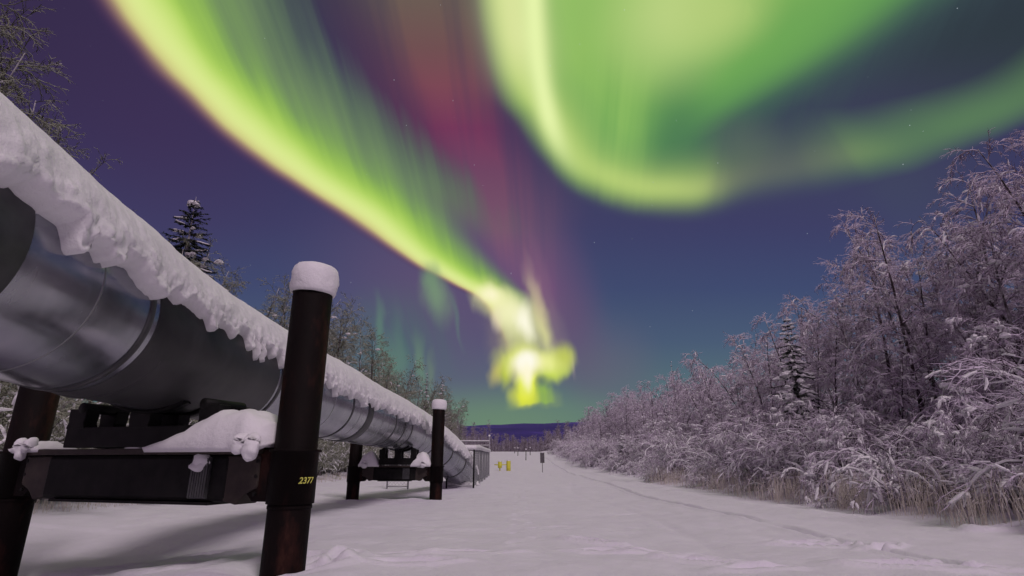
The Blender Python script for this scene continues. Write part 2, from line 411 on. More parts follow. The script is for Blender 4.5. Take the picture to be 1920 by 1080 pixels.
def f_rust(nt, p):
    n1 = noise_fac(nt, 3.0, 8, 0.65, stretch=(1, 1, 0.35))
    c = cramp(nt, n1, [(0.30, (0.004, 0.003, 0.003)), (0.52, (0.007, 0.0042, 0.004)), (0.62, (0.026, 0.010, 0.008)), (0.78, (0.075, 0.034, 0.022))])
    nt.links.new(c, p.inputs['Base Color']); p.inputs['Roughness'].default_value = 0.68; p.inputs['Metallic'].default_value = 0.1
    p.inputs['Specular IOR Level'].default_value = 0.10
    bump(nt, p, noise_fac(nt, 26, 6, 0.7), 0.5, 0.01)
M_rust = material('weathered_steel', f_rust)
def f_dark(nt, p):
    c = cramp(nt, noise_fac(nt, 5, 6), [(0.3, (0.006, 0.0065, 0.0065)), (0.7, (0.016, 0.015, 0.015))])
    nt.links.new(c, p.inputs['Base Color']); p.inputs['Roughness'].default_value = 0.6; p.inputs['Metallic'].default_value = 0.3; p.inputs['Specular IOR Level'].default_value = 0.15
    bump(nt, p, noise_fac(nt, 40, 4), 0.3, 0.004)
M_dark = material('dark_painted_steel', f_dark)
def f_flange(nt, p):
    c = cramp(nt, noise_fac(nt, 6, 6, 0.7), [(0.35, (0.016, 0.010, 0.008)), (0.65, (0.034, 0.023, 0.018)), (0.8, (0.07, 0.055, 0.05))])
    nt.links.new(c, p.inputs['Base Color']); p.inputs['Roughness'].default_value = 0.7
M_flange = material('rusty_flange', f_flange)
def f_jacket(nt, p):
    # galvanised sheet: soft spangle, dull smears that run round the pipe
    n1 = noise_fac(nt, 1.0, 6, 0.6, stretch=(0.9, 0.8, 0.9), dist=0.4)
    n2 = noise_fac(nt, 2.5, 4, 0.6, stretch=(0.7, 1.6, 0.7))
    c = cramp(nt, n1, [(0.32, (0.22, 0.23, 0.27)), (0.5, (0.30, 0.315, 0.35)), (0.68, (0.40, 0.41, 0.44))])
    nt.links.new(c, p.inputs['Base Color'])
    r = nt.nodes.new('ShaderNodeMapRange'); nt.links.new(n2, r.inputs[0]); r.inputs[1].default_value = 0.3; r.inputs[2].default_value = 0.75
    r.inputs[3].default_value = 0.17; r.inputs[4].default_value = 0.30; nt.links.new(r.outputs[0], p.inputs['Roughness'])
    p.inputs['Metallic'].default_value = 0.85
    b1 = bump(nt, p, noise_fac(nt, 1.1, 2, 0.5, stretch=(0.6, 1.2, 0.6)), 0.22, 0.05)
    bump(nt, p, n2, 0.05, 0.01, b1)
M_jacket = material('galvanised_jacket', f_jacket)
def f_matte(nt, p):
    c = cramp(nt, noise_fac(nt, 1.4, 5, 0.6, dist=0.5), [(0.32, (0.026, 0.027, 0.028)), (0.5, (0.040, 0.041, 0.042)), (0.68, (0.056, 0.056, 0.058))])
    nt.links.new(c, p.inputs['Base Color']); p.inputs['Roughness'].default_value = 0.48; p.inputs['Metallic'].default_value = 0.35
    bump(nt, p, noise_fac(nt, 1.2, 2), 0.2, 0.05)
M_matte = material('dull_weathered_sleeve', f_matte)
def f_band(nt, p):
    c = cramp(nt, noise_fac(nt, 6, 5), [(0.3, (0.035, 0.036, 0.038)), (0.7, (0.075, 0.076, 0.08))])
    nt.links.new(c, p.inputs['Base Color']); p.inputs['Roughness'].default_value = 0.5; p.inputs['Metallic'].default_value = 0.3
M_band = material('dark_joint_band', f_band)
def f_steelband(nt, p):
    p.inputs['Base Color'].default_value = (0.3, 0.31, 0.32, 1); p.inputs['Roughness'].default_value = 0.4; p.inputs['Metallic'].default_value = 0.9
M_strap = material('galvanised_strap', f_steelband)
def f_yellow(nt, p):
    p.inputs['Base Color'].default_value = (0.62, 0.60, 0.05, 1); p.inputs['Roughness'].default_value = 0.5
M_yellow = material('yellow_paint', f_yellow)
def f_num(nt, p):
    c = cramp(nt, noise_fac(nt, 60, 4), [(0.35, (0.35, 0.36, 0.06)), (0.6, (0.80, 0.80, 0.16))])
    nt.links.new(c, p.inputs['Base Color']); p.inputs['Roughness'].default_value = 0.6
M_num = material('yellow_stencil_paint', f_num)
def f_sign(nt, p):
    c = cramp(nt, noise_fac(nt, 8, 4), [(0.35, (0.07, 0.065, 0.07)), (0.6, (0.12, 0.11, 0.12))])
    nt.links.new(c, p.inputs['Base Color']); p.inputs['Roughness'].default_value = 0.6
M_sign = material('grey_sign_back', f_sign)
def f_galv(nt, p):
    p.inputs['Base Color'].default_value = (0.34, 0.34, 0.36, 1); p.inputs['Roughness'].default_value = 0.6; p.inputs['Metallic'].default_value = 0.4
M_galv = material('frosted_wire', f_galv)
def wood(name, dark, frost, thr=0.1, gain=1.0):
    """bark or twigs with snow lying on whatever faces up"""
    def f(nt, p):
        g = nt.nodes.new('ShaderNodeNewGeometry'); sx = nt.nodes.new('ShaderNodeSeparateXYZ'); nt.links.new(g.outputs['Normal'], sx.inputs[0])
        nf = noise_fac(nt, 5.0, 3)
        a = N.m('MULTIPLY_ADD', N(nf), 1.6, -0.8)
        N.nt = nt
        k = N.m('ADD', N(sx.outputs[2]), a)
        mr = nt.nodes.new('ShaderNodeMapRange'); nt.links.new(k.s, mr.inputs[0]); mr.inputs[1].default_value = thr - 0.4; mr.inputs[2].default_value = thr + 0.5
        mr.inputs[4].default_value = gain
        mx = nt.nodes.new('ShaderNodeMix'); mx.data_type = 'RGBA'; nt.links.new(mr.outputs[0], mx.inputs[0])
        mx.inputs[6].default_value = (*dark, 1); mx.inputs[7].default_value = (*frost, 1)
        nt.links.new(mx.outputs[2], p.inputs['Base Color']); p.inputs['Roughness'].default_value = 0.85; p.inputs['Specular IOR Level'].default_value = 0.15
    return material(name, f)
M_bark = wood('snow_dusted_bark', (0.045, 0.034, 0.036), (0.62, 0.60, 0.64), 0.35)
M_twig = wood('frosted_twigs', (0.19, 0.145, 0.185), (0.77, 0.69, 0.82), 0.10)
M_twig_left = wood('lightly_frosted_twigs', (0.075, 0.075, 0.048), (0.38, 0.40, 0.32), 0.28)
M_needle = wood('spruce_needles', (0.011, 0.016, 0.013), (0.5, 0.49, 0.52), 0.85, 0.5)
M_grass = wood('frosted_dry_grass', (0.52, 0.46, 0.38), (0.72, 0.68, 0.68), 0.15)
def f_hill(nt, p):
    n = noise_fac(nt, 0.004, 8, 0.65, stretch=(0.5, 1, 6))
    c = cramp(nt, n, [(0.38, (0.024, 0.010, 0.15)), (0.55, (0.040, 0.017, 0.21)), (0.72, (0.14, 0.09, 0.44))])  # violet night cast painted into the forest colour, in place of haze
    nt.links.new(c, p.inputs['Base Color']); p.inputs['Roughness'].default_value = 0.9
M_hill = material('spruce_hillside_violet_cast', f_hill)

# ------------------------------------------------------------------ ground
def vnoise(x, y, seed=0):
    x = np.asarray(x, float); y = np.asarray(y, float)
    xi = np.floor(x).astype(np.int64); yi = np.floor(y).astype(np.int64)
    fx = x - xi; fy = y - yi; fx = fx * fx * (3 - 2 * fx); fy = fy * fy * (3 - 2 * fy)
    def h(a, b):
        n = (a * 374761393 + b * 668265263 + seed * 1442695041) & 0xffffffff
        n = ((n ^ (n >> 13)) * 1274126177) & 0xffffffff
        return ((n ^ (n >> 16)) & 0xffff) / 32767.5 - 1
    return (h(xi, yi) * (1 - fx) + h(xi + 1, yi) * fx) * (1 - fy) + (h(xi, yi + 1) * (1 - fx) + h(xi + 1, yi + 1) * fx) * fy
def sst(x, a, b):
    t = np.clip((np.asarray(x, float) - a) / (b - a), 0, 1); return t * t * (3 - 2 * t)
GY = [-50, 7, 14, 21, 30, 45, 60, 80, 110, 150, 200, 300, 600, 3000, 9000]
GZ = [0, 0, -.1, -.2, -.12, 0, .1, .7, 1.9, 3.6, 4.2, 2.0, -4, -30, -30]
# footprints and hollows seen in the snow: x, y, length, width, turn, depth
DENTS = []
def px_ground(px, py):
    """ground point under a pixel of the 1920-wide frame (flat near ground)"""
    a = math.atan((py - 540) / 1050) - TILT; d = CAMZ / math.tan(a)
    for _ in range(4): d = (CAMZ - float(np.interp(d, GY, GZ))) / math.tan(a)
    z = d * math.cos(TILT) - CAMZ * math.sin(TILT)
    return ((px - 960) / 1050 * z, d)
for px, py, L, W, tr, dp in [(1112, 1018, .32, .10, -40, .07), (1142, 1035, .3, .09, -5, .05), (1225, 1036, .3, .08, 0, .03), (1330, 1052, .35, .1, -30, .05), (1300, 1044, .3, .08, 5, .03),
                             (560, 1052, .25, .12, 10, .06), (645, 1055, .2, .1, 70, .07), (770, 1060, .35, .09, 0, .04), (900, 1044, .35, .06, 5, .03), (735, 1044, .3, .08, 0, .03), (590, 1068, .22, .14, 30, .06),
                             (980, 942, .5, .12, -35, .04), (960, 930, .5, .12, -60, .04), (1545, 1018, .45, .08, -15, .05), (1510, 1012, .3, .1, 20, .05), (1650, 1020, .3, .09, 30, .05), (1870, 1000, .3, .15, 0, .1), (1890, 985, .3, .15, 30, .1),
                             (200, 1035, .35, .10, 15, .05), (330, 1050, .35, .09, 0, .05), (400, 1026, .3, .1, 20, .04), (120, 1060, .3, .12, 0, .05), (1040, 990, .5, .07, 0, .02), (1180, 960, .6, .1, 8, .02),
                             (1425, 1064, .3, .09, 10, .04), (1700, 1060, .4, .1, -20, .05), (1780, 1056, .5, .08, -15, .04)]:
    gx, gy = px_ground(px, py); DENTS.append((gx, gy, L, W, R(tr), dp))
for i in range(26):       # a faint line of steps running up the middle of the track
    DENTS.append((0.15 + 0.012 * i + (0.16 if i % 2 else -0.16), 8.5 + i * 0.78, .15, .07, R(80), .012))

def ground_z(x, y, fine=False):
    x = np.asarray(x, float); y = np.asarray(y, float)
    z = np.interp(y, GY, GZ)
    wv = vnoise(y * 0.13, y * 0 + 3.3, 5) * 0.7
    e = sst(x + wv, 7.6, 10.5); e2 = sst(-x + wv, 9.5, 12.5)
    z = z + e * 0.32 + e2 * 0.25 + sst(np.abs(x), 14, 60) * 1.2 * sst(y, 300, 60)
    z = z + (e + e2) * (0.16 * vnoise(x * 0.9, y * 0.9, 11) + 0.10 * vnoise(x * 2.3, y * 2.3, 12)) * sst(y, 220, 60)
    z = z + 0.05 * vnoise(x * 0.35, y * 0.22, 1) * sst(y, 200, 60) + 0.018 * vnoise(x * 1.1, y * 0.7, 2)
    z = z - .42 * np.exp(-((x + 7.2) / 2.5) ** 2 - ((y - 7.0) / 3.6) ** 2)      # hollow round the left post
    # windrow and plough berms
    z = z + 0.10 * np.exp(-((x - 7.4 - wv) / 0.5) ** 2) * (0.6 + 0.4 * vnoise(y * 0.8, x * 0.8, 9)) * sst(y, 150, 40)
    if fine:
        z = z + 0.016 * vnoise(x * 2.1, y * 1.4, 3) + 0.008 * vnoise(x * 5, y * 3.5, 6) + 0.004 * vnoise(x * 11, y * 8, 4)
        dr = x * 0.25 + y                                      # low drifts that run across the track
        z = z + 0.03 * np.maximum(0, vnoise(x * 0.35, dr * 1.9, 21)) * sst(x, 3, -1)
        # one ski track on the right and a fainter groove beside it
        tx = 5.0 + 0.10 * np.sin(y * 0.21) + 0.012 * (y - 12)
        on = sst(y, 6.5, 7.2) * (1 - 0.9 * np.exp(-((y - 11.9) / 0.5) ** 2))
        dd = np.abs(x - tx)
        z = z - on * 0.085 * np.exp(-(dd / 0.07) ** 2) + on * 0.03 * np.exp(-((dd - 0.17) / 0.07) ** 2)
        z = z - 0.018 * np.exp(-(np.abs(x - tx + 2.1 + 0.3 * np.sin(y * .3)) / 0.12) ** 2) * sst(y, 6, 12)
        for gx, gy, L, W, tr, dp in DENTS:
            m = (np.abs(x - gx) < 1) & (np.abs(y - gy) < 1)
            if not m.any(): continue
            a = x[m] - gx; b = y[m] - gy; c_, s_ = math.cos(tr), math.sin(tr)
            p_ = (a * c_ + b * s_) / L; q_ = (b * c_ - a * s_) / W; d2 = p_ * p_ + q_ * q_
            z[m] -= 2.1 * dp * np.exp(-d2 * d2 * 1.2) - dp * 0.9 * np.exp(-((np.sqrt(d2) - 1.6) / 0.45) ** 2)
        # snow hollowed round the posts
        for gx, gy in POSTS:
            d = np.hypot(x - gx, y - gy); z -= 0.05 * np.exp(-((d - 0.2) / 0.22) ** 2) - 0.05 * np.exp(-((d - 0.75) / 0.3) ** 2)
    return z
POSTS = [(-2.41, 6.5), (-6.45, 7.73), (-2.75, 21.5), (-5.75, 21.5)]
def axis(spans):
    out = [spans[0][0]]
    for a, b, s0, s1 in spans:
        x = a
        while x < b - 1e-6:
            t = (x - a) / (b - a); x = min(b, x + s0 + (s1 - s0) * t); out.append(x)
    return np.array(out)
gys = axis([(-12, 2, 1.2, .2), (2, 5, .12, .05), (5, 14, .04, .07), (14, 30, .08, .3), (30, 80, .3, 1.2), (80, 300, 1.5, 12), (300, 9000, 60, 900)])
xh = axis([(0, 11, .05, .075), (11, 22, .12, .6), (22, 80, 1, 8), (80, 6000, 20, 700)])
gxs = np.concatenate([-xh[::-1][:-1], xh])
GX, GYY = np.meshgrid(gxs, gys)
GZZ = ground_z(GX.ravel(), GYY.ravel(), True)
co_ = np.stack([GX.ravel(), GYY.ravel(), GZZ], 1).astype(np.float32)
nr, nc = GX.shape
idx = np.arange(nr * nc).reshape(nr, nc)
quads = np.stack([idx[:-1, :-1], idx[:-1, 1:], idx[1:, 1:], idx[1:, :-1]], -1).reshape(-1, 4)
me = bpy.data.meshes.new('ground'); me.vertices.add(len(co_)); me.vertices.foreach_set('co', co_.ravel())
me.loops.add(quads.size); me.loops.foreach_set('vertex_index', quads.ravel().astype(np.int32))
me.polygons.add(len(quads)); me.polygons.foreach_set('loop_start', np.arange(0, quads.size, 4, dtype=np.int32))
me.polygons.foreach_set('use_smooth', np.ones(len(quads), bool)); me.update(); me.validate()
me.materials.append(M_snow_ground)
go = bpy.data.objects.new('ground', me); COL.objects.link(go); tag(go, kind='structure')
gz = lambda x, y: float(ground_z(np.array([x]), np.array([y]))[0])

# far hills
mb = MB(); rows = []
for j in range(15):
    t = j / 14; row = []
    for i in range(161):
        x = -4200 + i * 52.5
        top = 168 + 16 * math.sin(x * 0.0011 + 1.0) + 9 * math.sin(x * 0.0042) + 3 * noise.noise((x * 0.01, 0, 0)) - (abs(x) / 4200) ** 2 * 30
        z = -20 + (top + 20) * math.sin(t * math.pi / 2) ** 1.2 + 5 * noise.noise((x * .006, t * 4, 2)) * math.sin(t * math.pi)
        row.append((x, 1500 + t * 1500 + 60 * noise.noise((x * .002, t, 0)), z))
    rows.append(row)
mb.quad_grid(rows); ho = mb.build('hills', M_hill); tag(ho, kind='structure')

# ------------------------------------------------------------------ pipeline
PR = 0.75
def catmull(pts, step):
    out = []
    for i in range(1, len(pts) - 2):
        p0, p1, p2, p3 = (Vector(p) for p in pts[i - 1:i + 3])
        n = max(2, int((p2 - p1).length / step))
        for k in range(n):
            t = k / n
            out.append(0.5 * ((2 * p1) + (p2 - p0) * t + (2 * p0 - 5 * p1 + 4 * p2 - p3) * t * t + (3 * p1 - p0 - 3 * p2 + p3) * t ** 3))
    out.append(Vector(pts[-2])); return out
CTRL = [(-3.25, -6, 2.80), (-3.45, -3.5, 2.73), (-3.95, 2.4, 2.56), (-4.35, 7.1, 2.42), (-4.34, 12, 2.37), (-4.28, 17, 2.31), (-4.15, 21.5, 2.25), (-3.75, 24.6, 1.95), (-3.1, 27.2, 1.35), (-2.72, 29.5, .72), (-2.6, 32, 0.1), (-2.5, 35, -.7), (-2.4, 38, -1.5)]
def frames(step):
    c = catmull(CTRL, step); fr = []
    for i, p in enumerate(c):
        t = (c[min(i + 1, len(c) - 1)] - c[max(i - 1, 0)]).normalized()
        sd = t.cross(Vector((0, 0, 1))).normalized(); up = sd.cross(t); fr.append((p, t, sd, up))
    return fr
FR = frames(0.12)
def frame_at(y):
    for i in range(len(FR) - 1):
        if FR[i][0].y <= y <= FR[i + 1][0].y:
            k = (y - FR[i][0].y) / (FR[i + 1][0].y - FR[i][0].y)
            return tuple(FR[i][j].lerp(FR[i + 1][j], k) for j in range(4))
    return FR[-1]
pipe = empty('oil_pipeline', (-4.35, 7.1, 1.6), 'raised insulated pipeline in galvanised steel jacket running along the snowy track', 'pipeline')
def pipe_local(v): return (v[0] + 4.35, v[1] - 7.1, v[2] - 1.6)
mb = MB(); NS = 96
rows = []
for k_, (p, t, sd, up) in enumerate(FR):
    row = []
    for j in range(NS):
        a = 2 * math.pi * j / NS
        r = PR + 0.0035 * noise.noise((p.y * 1.1, math.cos(a) * 1.6, math.sin(a) * 1.6))
        row.append(pipe_local(p + sd * (math.cos(a) * r) + up * (math.sin(a) * r)))
    rows.append(row)
mb.quad_grid(rows, close_u=True); mb.build('jacket', M_jacket, pipe)
def ring(y0, y1, dr, mat, name, a0=0, a1=360):
    f0, f1 = frame_at(y0), frame_at(y1); n = 96; mb = MB(); rows = []
    full = a1 - a0 >= 360
    for fr, r in ((f0, PR - .01), (f0, PR + dr * .8), (f0, PR + dr), (f1, PR + dr), (f1, PR + dr * .8), (f1, PR - .01)):
        pass
    e = (f1[0] - f0[0]).normalized() * min(0.006, (y1 - y0) * .2)
    for c, fr, r in ((f0[0], f0, PR - .012), (f0[0], f0, PR + dr * .7), (f0[0] + e, f0, PR + dr), (f1[0] - e, f1, PR + dr), (f1[0], f1, PR + dr * .7), (f1[0], f1, PR - .012)):
        rows.append([pipe_local(c + fr[2] * (math.cos(R(a0 + (a1 - a0) * j / n)) * r) + fr[3] * (math.sin(R(a0 + (a1 - a0) * j / n)) * r)) for j in range(n + (0 if full else 1))])
    mb.quad_grid(rows, close_u=full); return mb.build(name, mat, pipe, fix=True)
for y0, y1 in ((2.3, 3.5), (14.25, 14.75)): ring(y0, y1, .016, M_band, 'joint_band')
for y in (1.1, 5.12, 8.85, 12.9, 17.5, 18.9, 20.1, 24.0, 26.2, 28.0): ring(y, y + .075, .014, M_band, 'joint_strap')
for y in (2.0, 4.35): ring(y, y + .02, .0025, M_strap, 'seam')
for y in (9.8, 10.4, 11.6, 13.6, 15.9, 16.7, 22.6, 23.3, 24.9, 25.5, 27.1): ring(y, y + .035, .006, M_strap, 'seam')
ring(5.30, 8.75, .009, M_matte, 'dull_sleeve'); ring(5.62, 5.66, .02, M_matte, 'seam')
# snow that lies along the top of the pipe and hangs down its side
FS = frames(0.03)
dist = 0.0; rows = []; NA = 60
FING = [(2.9, .2, 7), (3.84, .075, 15), (4.25, .10, 9), (4.33, .04, 5), (5.02, .22, 7), (5.5, .1, 4), (6.30, .10, 11), (6.85, .12, 6), (7.42, .075, 16), (7.66, .045, 23), (7.90, .05, 22), (8.25, .07, 10), (8.7, .08, 12)]
def n1(x, s=0): return noise.noise((x, s * 7.31, 0.5))
for i, (p, t, sd, up) in enumerate(FS):
    if i: dist += (p - FS[i - 1][0]).length
    if p.y < 0.5 or p.y > 31.5: continue
    d = dist
    fing = max(0, n1(d * 1.7, 1) - .05) * 26 + max(0, n1(d * 3.6, 2)) * 17 + max(0, n1(d * 8.5, 3)) * 9
    an0 = 17 + 5 * n1(d * .4, 4) + 5 * max(0, 1 - max(0, p.y - 2.5) / 3)
    sm = lambda x, a_, b_: (lambda t: t * t * (3 - 2 * t))(max(0.0, min(1.0, (x - a_) / (b_ - a_))))
    fing = 9 * sm(n1(d * 1.2, 1), -.1, .35) + 9 * sm(n1(d * 2.9, 2), .02, .3) + 6 * sm(n1(d * 6.5, 3), .05, .3) * (1 if p.y > 6 else .6) + 2.5 * sm(n1(d * 14, 6), .1, .4) - 4
    if p.y > 8.0: fing += 6 * sm(n1(d * 4.2, 7), .12, .34)
    if p.y < 9: fing *= .45
    for y0_, w_, L_ in FING:
        if abs(p.y - y0_) < w_ * 2.5: fing += L_ * math.exp(-((p.y - y0_) / w_) ** 4)
    fing *= .85
    an = an0 - fing
    af = 168 - 8 * n1(d * .9, 5)
    row = []
    for j in range(NA):
        q = j / (NA - 1); q2 = q ** 1.7
        a = R(an0 + (af - an0) * q2 - fing * (1 - q) ** 9)
        sa_ = max(0.0, math.sin(a))
        T = 0.105 + 0.185 * sa_ ** 1.2
        T *= 1 + 0.10 * n1(d * .35, 8) + .34 * max(0, 1 - max(0, p.y - 2) / 6)
        edge = min(1.0, (a - R(an)) / R(6)); edge2 = min(1.0, (R(af) - a) / R(10))
        T *= math.sqrt(max(0, 1 - (1 - edge) ** 2)) * math.sqrt(max(0, 1 - (1 - edge2) ** 2))
        pt = Vector((d * 1.0, math.cos(a) * 1.0, math.sin(a) * 1.0))
        lum = max(0.0, 1 - (a - R(an0)) / R(40)) ** 1.3 if a < 1.57 else .1
        T += edge * edge2 * (lum * (0.050 * noise.noise(pt * 4.5) + 0.050 * abs(noise.noise(pt * 11 + Vector((5, 0, 0)))) + 0.034 * abs(noise.noise(pt * 19)) + .014 * noise.noise(pt * 38) - .02)
                             + 0.022 * noise.noise(Vector((d * 1.6, a * 1.3, 4))) * (1 - abs(sa_ - .7)) + 0.006 * noise.noise(pt * 7))
        r = PR + 0.004 + max(0.0, T)
        sag = Vector((0, 0, -0.06 * (1 - sa_) * edge * max(0, math.cos(a))))
        row.append(p + sd * (math.cos(a) * r) + up * (math.sin(a) * r) + sag)
    back = [p + sd * (math.cos(R(an + (af - an) * q)) * (PR - .02)) + up * (math.sin(R(an + (af - an) * q)) * (PR - .02)) for q in (1.0, .75, .5, .25, 0.0)]
    rows.append(row + back)
mb = MB(); mb.quad_grid(rows, close_u=True)
n_ = len(rows[0]); last = (len(rows) - 1) * n_
mb.f.append(tuple(range(n_))); mb.mi.append(0); mb.f.append(tuple(last + j for j in reversed(range(n_)))); mb.mi.append(0)
o = mb.build('snow_blanket', M_snow, fix=True)
tag(o, 'thick ragged blanket of snow draped along the top of the pipeline', 'snow')

def V(*a): return Vector(a)
UP = V(0, 0, 1)
def snow_mound(name, A, b, c, L, W, H, base_z, label, seed=0, drip=(), shift=0.0, parent=None, ov=.03):
    """heap of snow on a beam: A start, b along, c across; H(s) height profile"""
    rows = []; ns, nw = 44, 17
    for i in range(ns + 1):
        s_ = i / ns; row = []
        h = H(s_)
        for j in range(nw):
            q = j / (nw - 1) * 2 - 1
            hh = h * max(0, 1 - abs(q) ** 3.0) ** .6 * (1 + .12 * noise.noise((s_ * L * 5, q * 2, seed)))
            hh += (.022 * noise.noise((s_ * L * 7, q * 3, seed + 3)) + .012 * noise.noise((s_ * L * 17, q * 8, seed + 5))) * (1 if h > .03 else 0)
            wv = 1 + .08 * noise.noise((s_ * L * 4, 0, seed + 9))
            P = A + b * (s_ * L) + c * (q * (W / 2 + ov) * wv + shift) + UP * (base_z - A.z + max(0.004, hh))
            row.append(P)
        bot = [A + b * (s_ * L) + c * (q * (W / 2 - .01)) + UP * (base_z - A.z - (0.05 if abs(q) > .9 else -.002)) for q in (1, .5, 0, -.5, -1)]
        rows.append(row + bot)
    mb = MB(); mb.quad_grid(rows, close_u=True); n_ = len(rows[0]); last = ns * n_
    mb.f.append(tuple(range(n_))); mb.mi.append(0); mb.f.append(tuple(last + j for j in reversed(range(n_)))); mb.mi.append(0)
    for (s_, q, ln, r) in drip:
        P = A + b * (s_ * L) + c * (q * (W / 2 + ov)) + UP * (base_z - A.z)
        # one soft tongue of snow slumping over the edge
        i0 = len(mb.v); K = 12; pts = []; rd_ = []
        for k in range(K + 1):
            t = k / K
            pts.append(P + V(.03 * math.sin(t * 3 + s_ * 9), .05 - .085 * math.sin(min(1, t * 2) * 1.57) + .02 * t, .12 - (ln + .12) * t))
            rd_.append(r * (1.45 - .55 * t) * (math.sin(min(1, (t + .12) * 2.2) * 1.57)) * math.sqrt(max(.02, 1 - max(0, (t - .72) / .28) ** 2)))
        mb.tube(pts, rd_, 20)
        for k in range(i0, len(mb.v)):
            v_ = Vector(mb.v[k]); ax_ = pts[min(K, (k - i0) // 20)]; d_ = v_ - ax_
            mb.v[k] = tuple(ax_ + d_ * (1 + .30 * noise.noise(v_ * 13) + .16 * noise.noise(v_ * 31)))
    o = mb.build(name, M_snow, parent, fix=True)
    tag(o, label, 'snow') if parent is None else None
    return o

def support_post(x, y, base, top, r, label, group, clamp_z, bdir, number=None, snow_lbl=None, ledge=False):
    root = empty('support_post', (x, y, base), label, 'post', group)
    mb = MB(); zs = [-.8, clamp_z[0] - .05 - base]
    mb.lathe([(r * .985, -.9), (r * .985, zs[1] + .01)], (0, 0, 0), 40)
    mb.build('pile', M_rust, root)
    mb = MB(); z0 = clamp_z[0] - .05 - base; z1 = top - base
    mb.lathe([(r * .95, z0), (r * 1.02, z0), (r * 1.02, z0 + .03), (r, z0 + .035), (r, z1 - .01), (r - .012, z1), (0.02, z1)], (0, 0, 0), 40)
    mb.build('column', M_rust, root)
    # clamp collar where the crossbeam is hung: band, ledge ring and a shaped bracket towards the beam
    mb = MB(); c0, c1 = clamp_z[0] - base, clamp_z[1] - base
    mb.lathe([(r, c0), (r + .022, c0), (r + .022, c1 - .03), (r + .05, c1 - .028), (r + .05, c1), (r, c1 + .004)], (0, 0, 0), 40)
    mb.build('collar', M_rust, root)
    mb = MB(); ax = V(*bdir, 0).normalized(); ac = V(-ax.y, ax.x, 0)
    ol = [(r - .06, c0 + .02), (r + .16, c0 + .02), (r + .24, c0 + .10), (r + .24, c1 - .12), (r + .32, c1 - .04), (r + .32, c1), (r - .06, c1)]
    mb.prism(ol, (0, 0, 0), ax, UP, ac, .30)
    mb.build('bracket', M_rust, root, sm=False, bevel=.012)
    for sgn in (-1, 1):
        for zz in (c0 + .1, (c0 + c1) / 2, c1 - .12):
            mb = MB(); q = ac * (sgn * .15) + ax * (r + .12) + UP * zz
            mb.tube([q, q + ac * (sgn * .025)], .022, 6); mb.build('bolt', M_dark, root, sm=False)
    # snow cap
    mb = MB(); sd_ = x * 3 + y
    wob = lambda an, z: .03 * math.sin(an * 2 + sd_) + .02 * math.sin(an * 3 + sd_ * 2 + z * 6) + .045 * noise.noise((math.cos(an) * 2.4, math.sin(an) * 2.4, z * 9 + sd_)) + .02 * noise.noise((math.cos(an) * 7, math.sin(an) * 7, z * 28))
    k = r / .228
    prof = [(r * .9, -.005), (r * 1.03, -.045 * k), (r * 1.12, -.04 * k), (r * 1.17, -.01 * k), (r * 1.195, .03 * k), (r * 1.215, .07 * k), (r * 1.22, .12 * k), (r * 1.21, .20 * k), (r * 1.13, .265 * k), (r * .97, .305 * k), (r * .72, .325 * k), (r * .4, .337 * k), (.002, .342 * k)]
    mb.lathe(prof, (0, 0, 0), 36, wob=wob)
    cap = mb.build('snow_pillow', M_snow, fix=True); cap.location = (x, y, top); tag(cap, snow_lbl, 'snow cap', None)
    cap.rotation_euler = (R(2), R(-2 if x < -3 else 3), 0)
    return root

b1 = V(-4.04, 1.23, 0).normalized(); c1_ = V(-b1.y, b1.x, 0) * -1      # along beam, across (towards camera side sign handled below)
if c1_.y > 0: c1_ = -c1_                                               # c1_ points towards the viewer
P1 = support_post(-2.41, 6.5, gz(-2.41, 6.5) - .04, 3.07, .228, 'dark rusty steel post with yellow number, nearest the middle of the snow', 'steel posts that carry the pipeline', (.66, 1.22), (b1.x, b1.y), snow_lbl='thick round snow cap on the large numbered post')
P0 = support_post(-6.45, 7.73, gz(-6.45, 7.73) - .04, 3.10, .228, 'dark steel post at the left edge, partly hidden behind the pipeline', 'steel posts that carry the pipeline', (.66, 1.22), (-b1.x, -b1.y), snow_lbl='snow cap on the left post behind the pipeline')
P2 = support_post(-2.75, 21.5, gz(-2.75, 21.5) - .04, 3.02, .228, 'slim dark post with snow cap right of the far crossbeam', 'steel posts that carry the pipeline', (.40, .95), (-1, 0), snow_lbl='small snow cap on the far right post')
P3 = support_post(-5.75, 21.5, gz(-5.75, 21.5) - .04, 3.02, .228, 'far dark post left of the far crossbeam, its top behind the pipe', 'steel posts that carry the pipeline', (.40, .95), (1, 0), snow_lbl='snow cap on the far left post behind the pipe')

# yellow stencilled number wrapped round the near post
cu = bpy.data.curves.new('num', 'FONT'); cu.body = '2377'; cu.size = .090; cu.shear = .22; cu.offset = .0015; cu.space_character = 1.0; cu.extrude = 0
to = bpy.data.objects.new('num', cu); COL.objects.link(to)
dg = bpy.context.evaluated_depsgraph_get(); dg.update()
tm = bpy.data.meshes.new_from_object(to.evaluated_get(dg)); bpy.data.objects.remove(to)
bm = bmesh.new(); bm.from_mesh(tm); bmesh.ops.triangulate(bm, faces=bm.faces)
bmesh.ops.subdivide_edges(bm, edges=[e for e in bm.edges if e.calc_length() > .02], cuts=2)
a_start = math.atan2(-.86, .20) + .36          # angle on the post where the first digit begins, facing the viewer
rn = .228 + .022 + .003
for v_ in bm.verts:
    an = a_start + v_.co.x / rn; z_ = v_.co.y
    v_.co = Vector((math.cos(an) * rn, math.sin(an) * rn, .985 - .115 - P1.location.z + z_))
bm.to_mesh(tm); bm.free(); tm.materials.clear(); tm.materials.append(M_num)
no = bpy.data.objects.new('number', tm); COL.objects.link(no); no.parent = P1

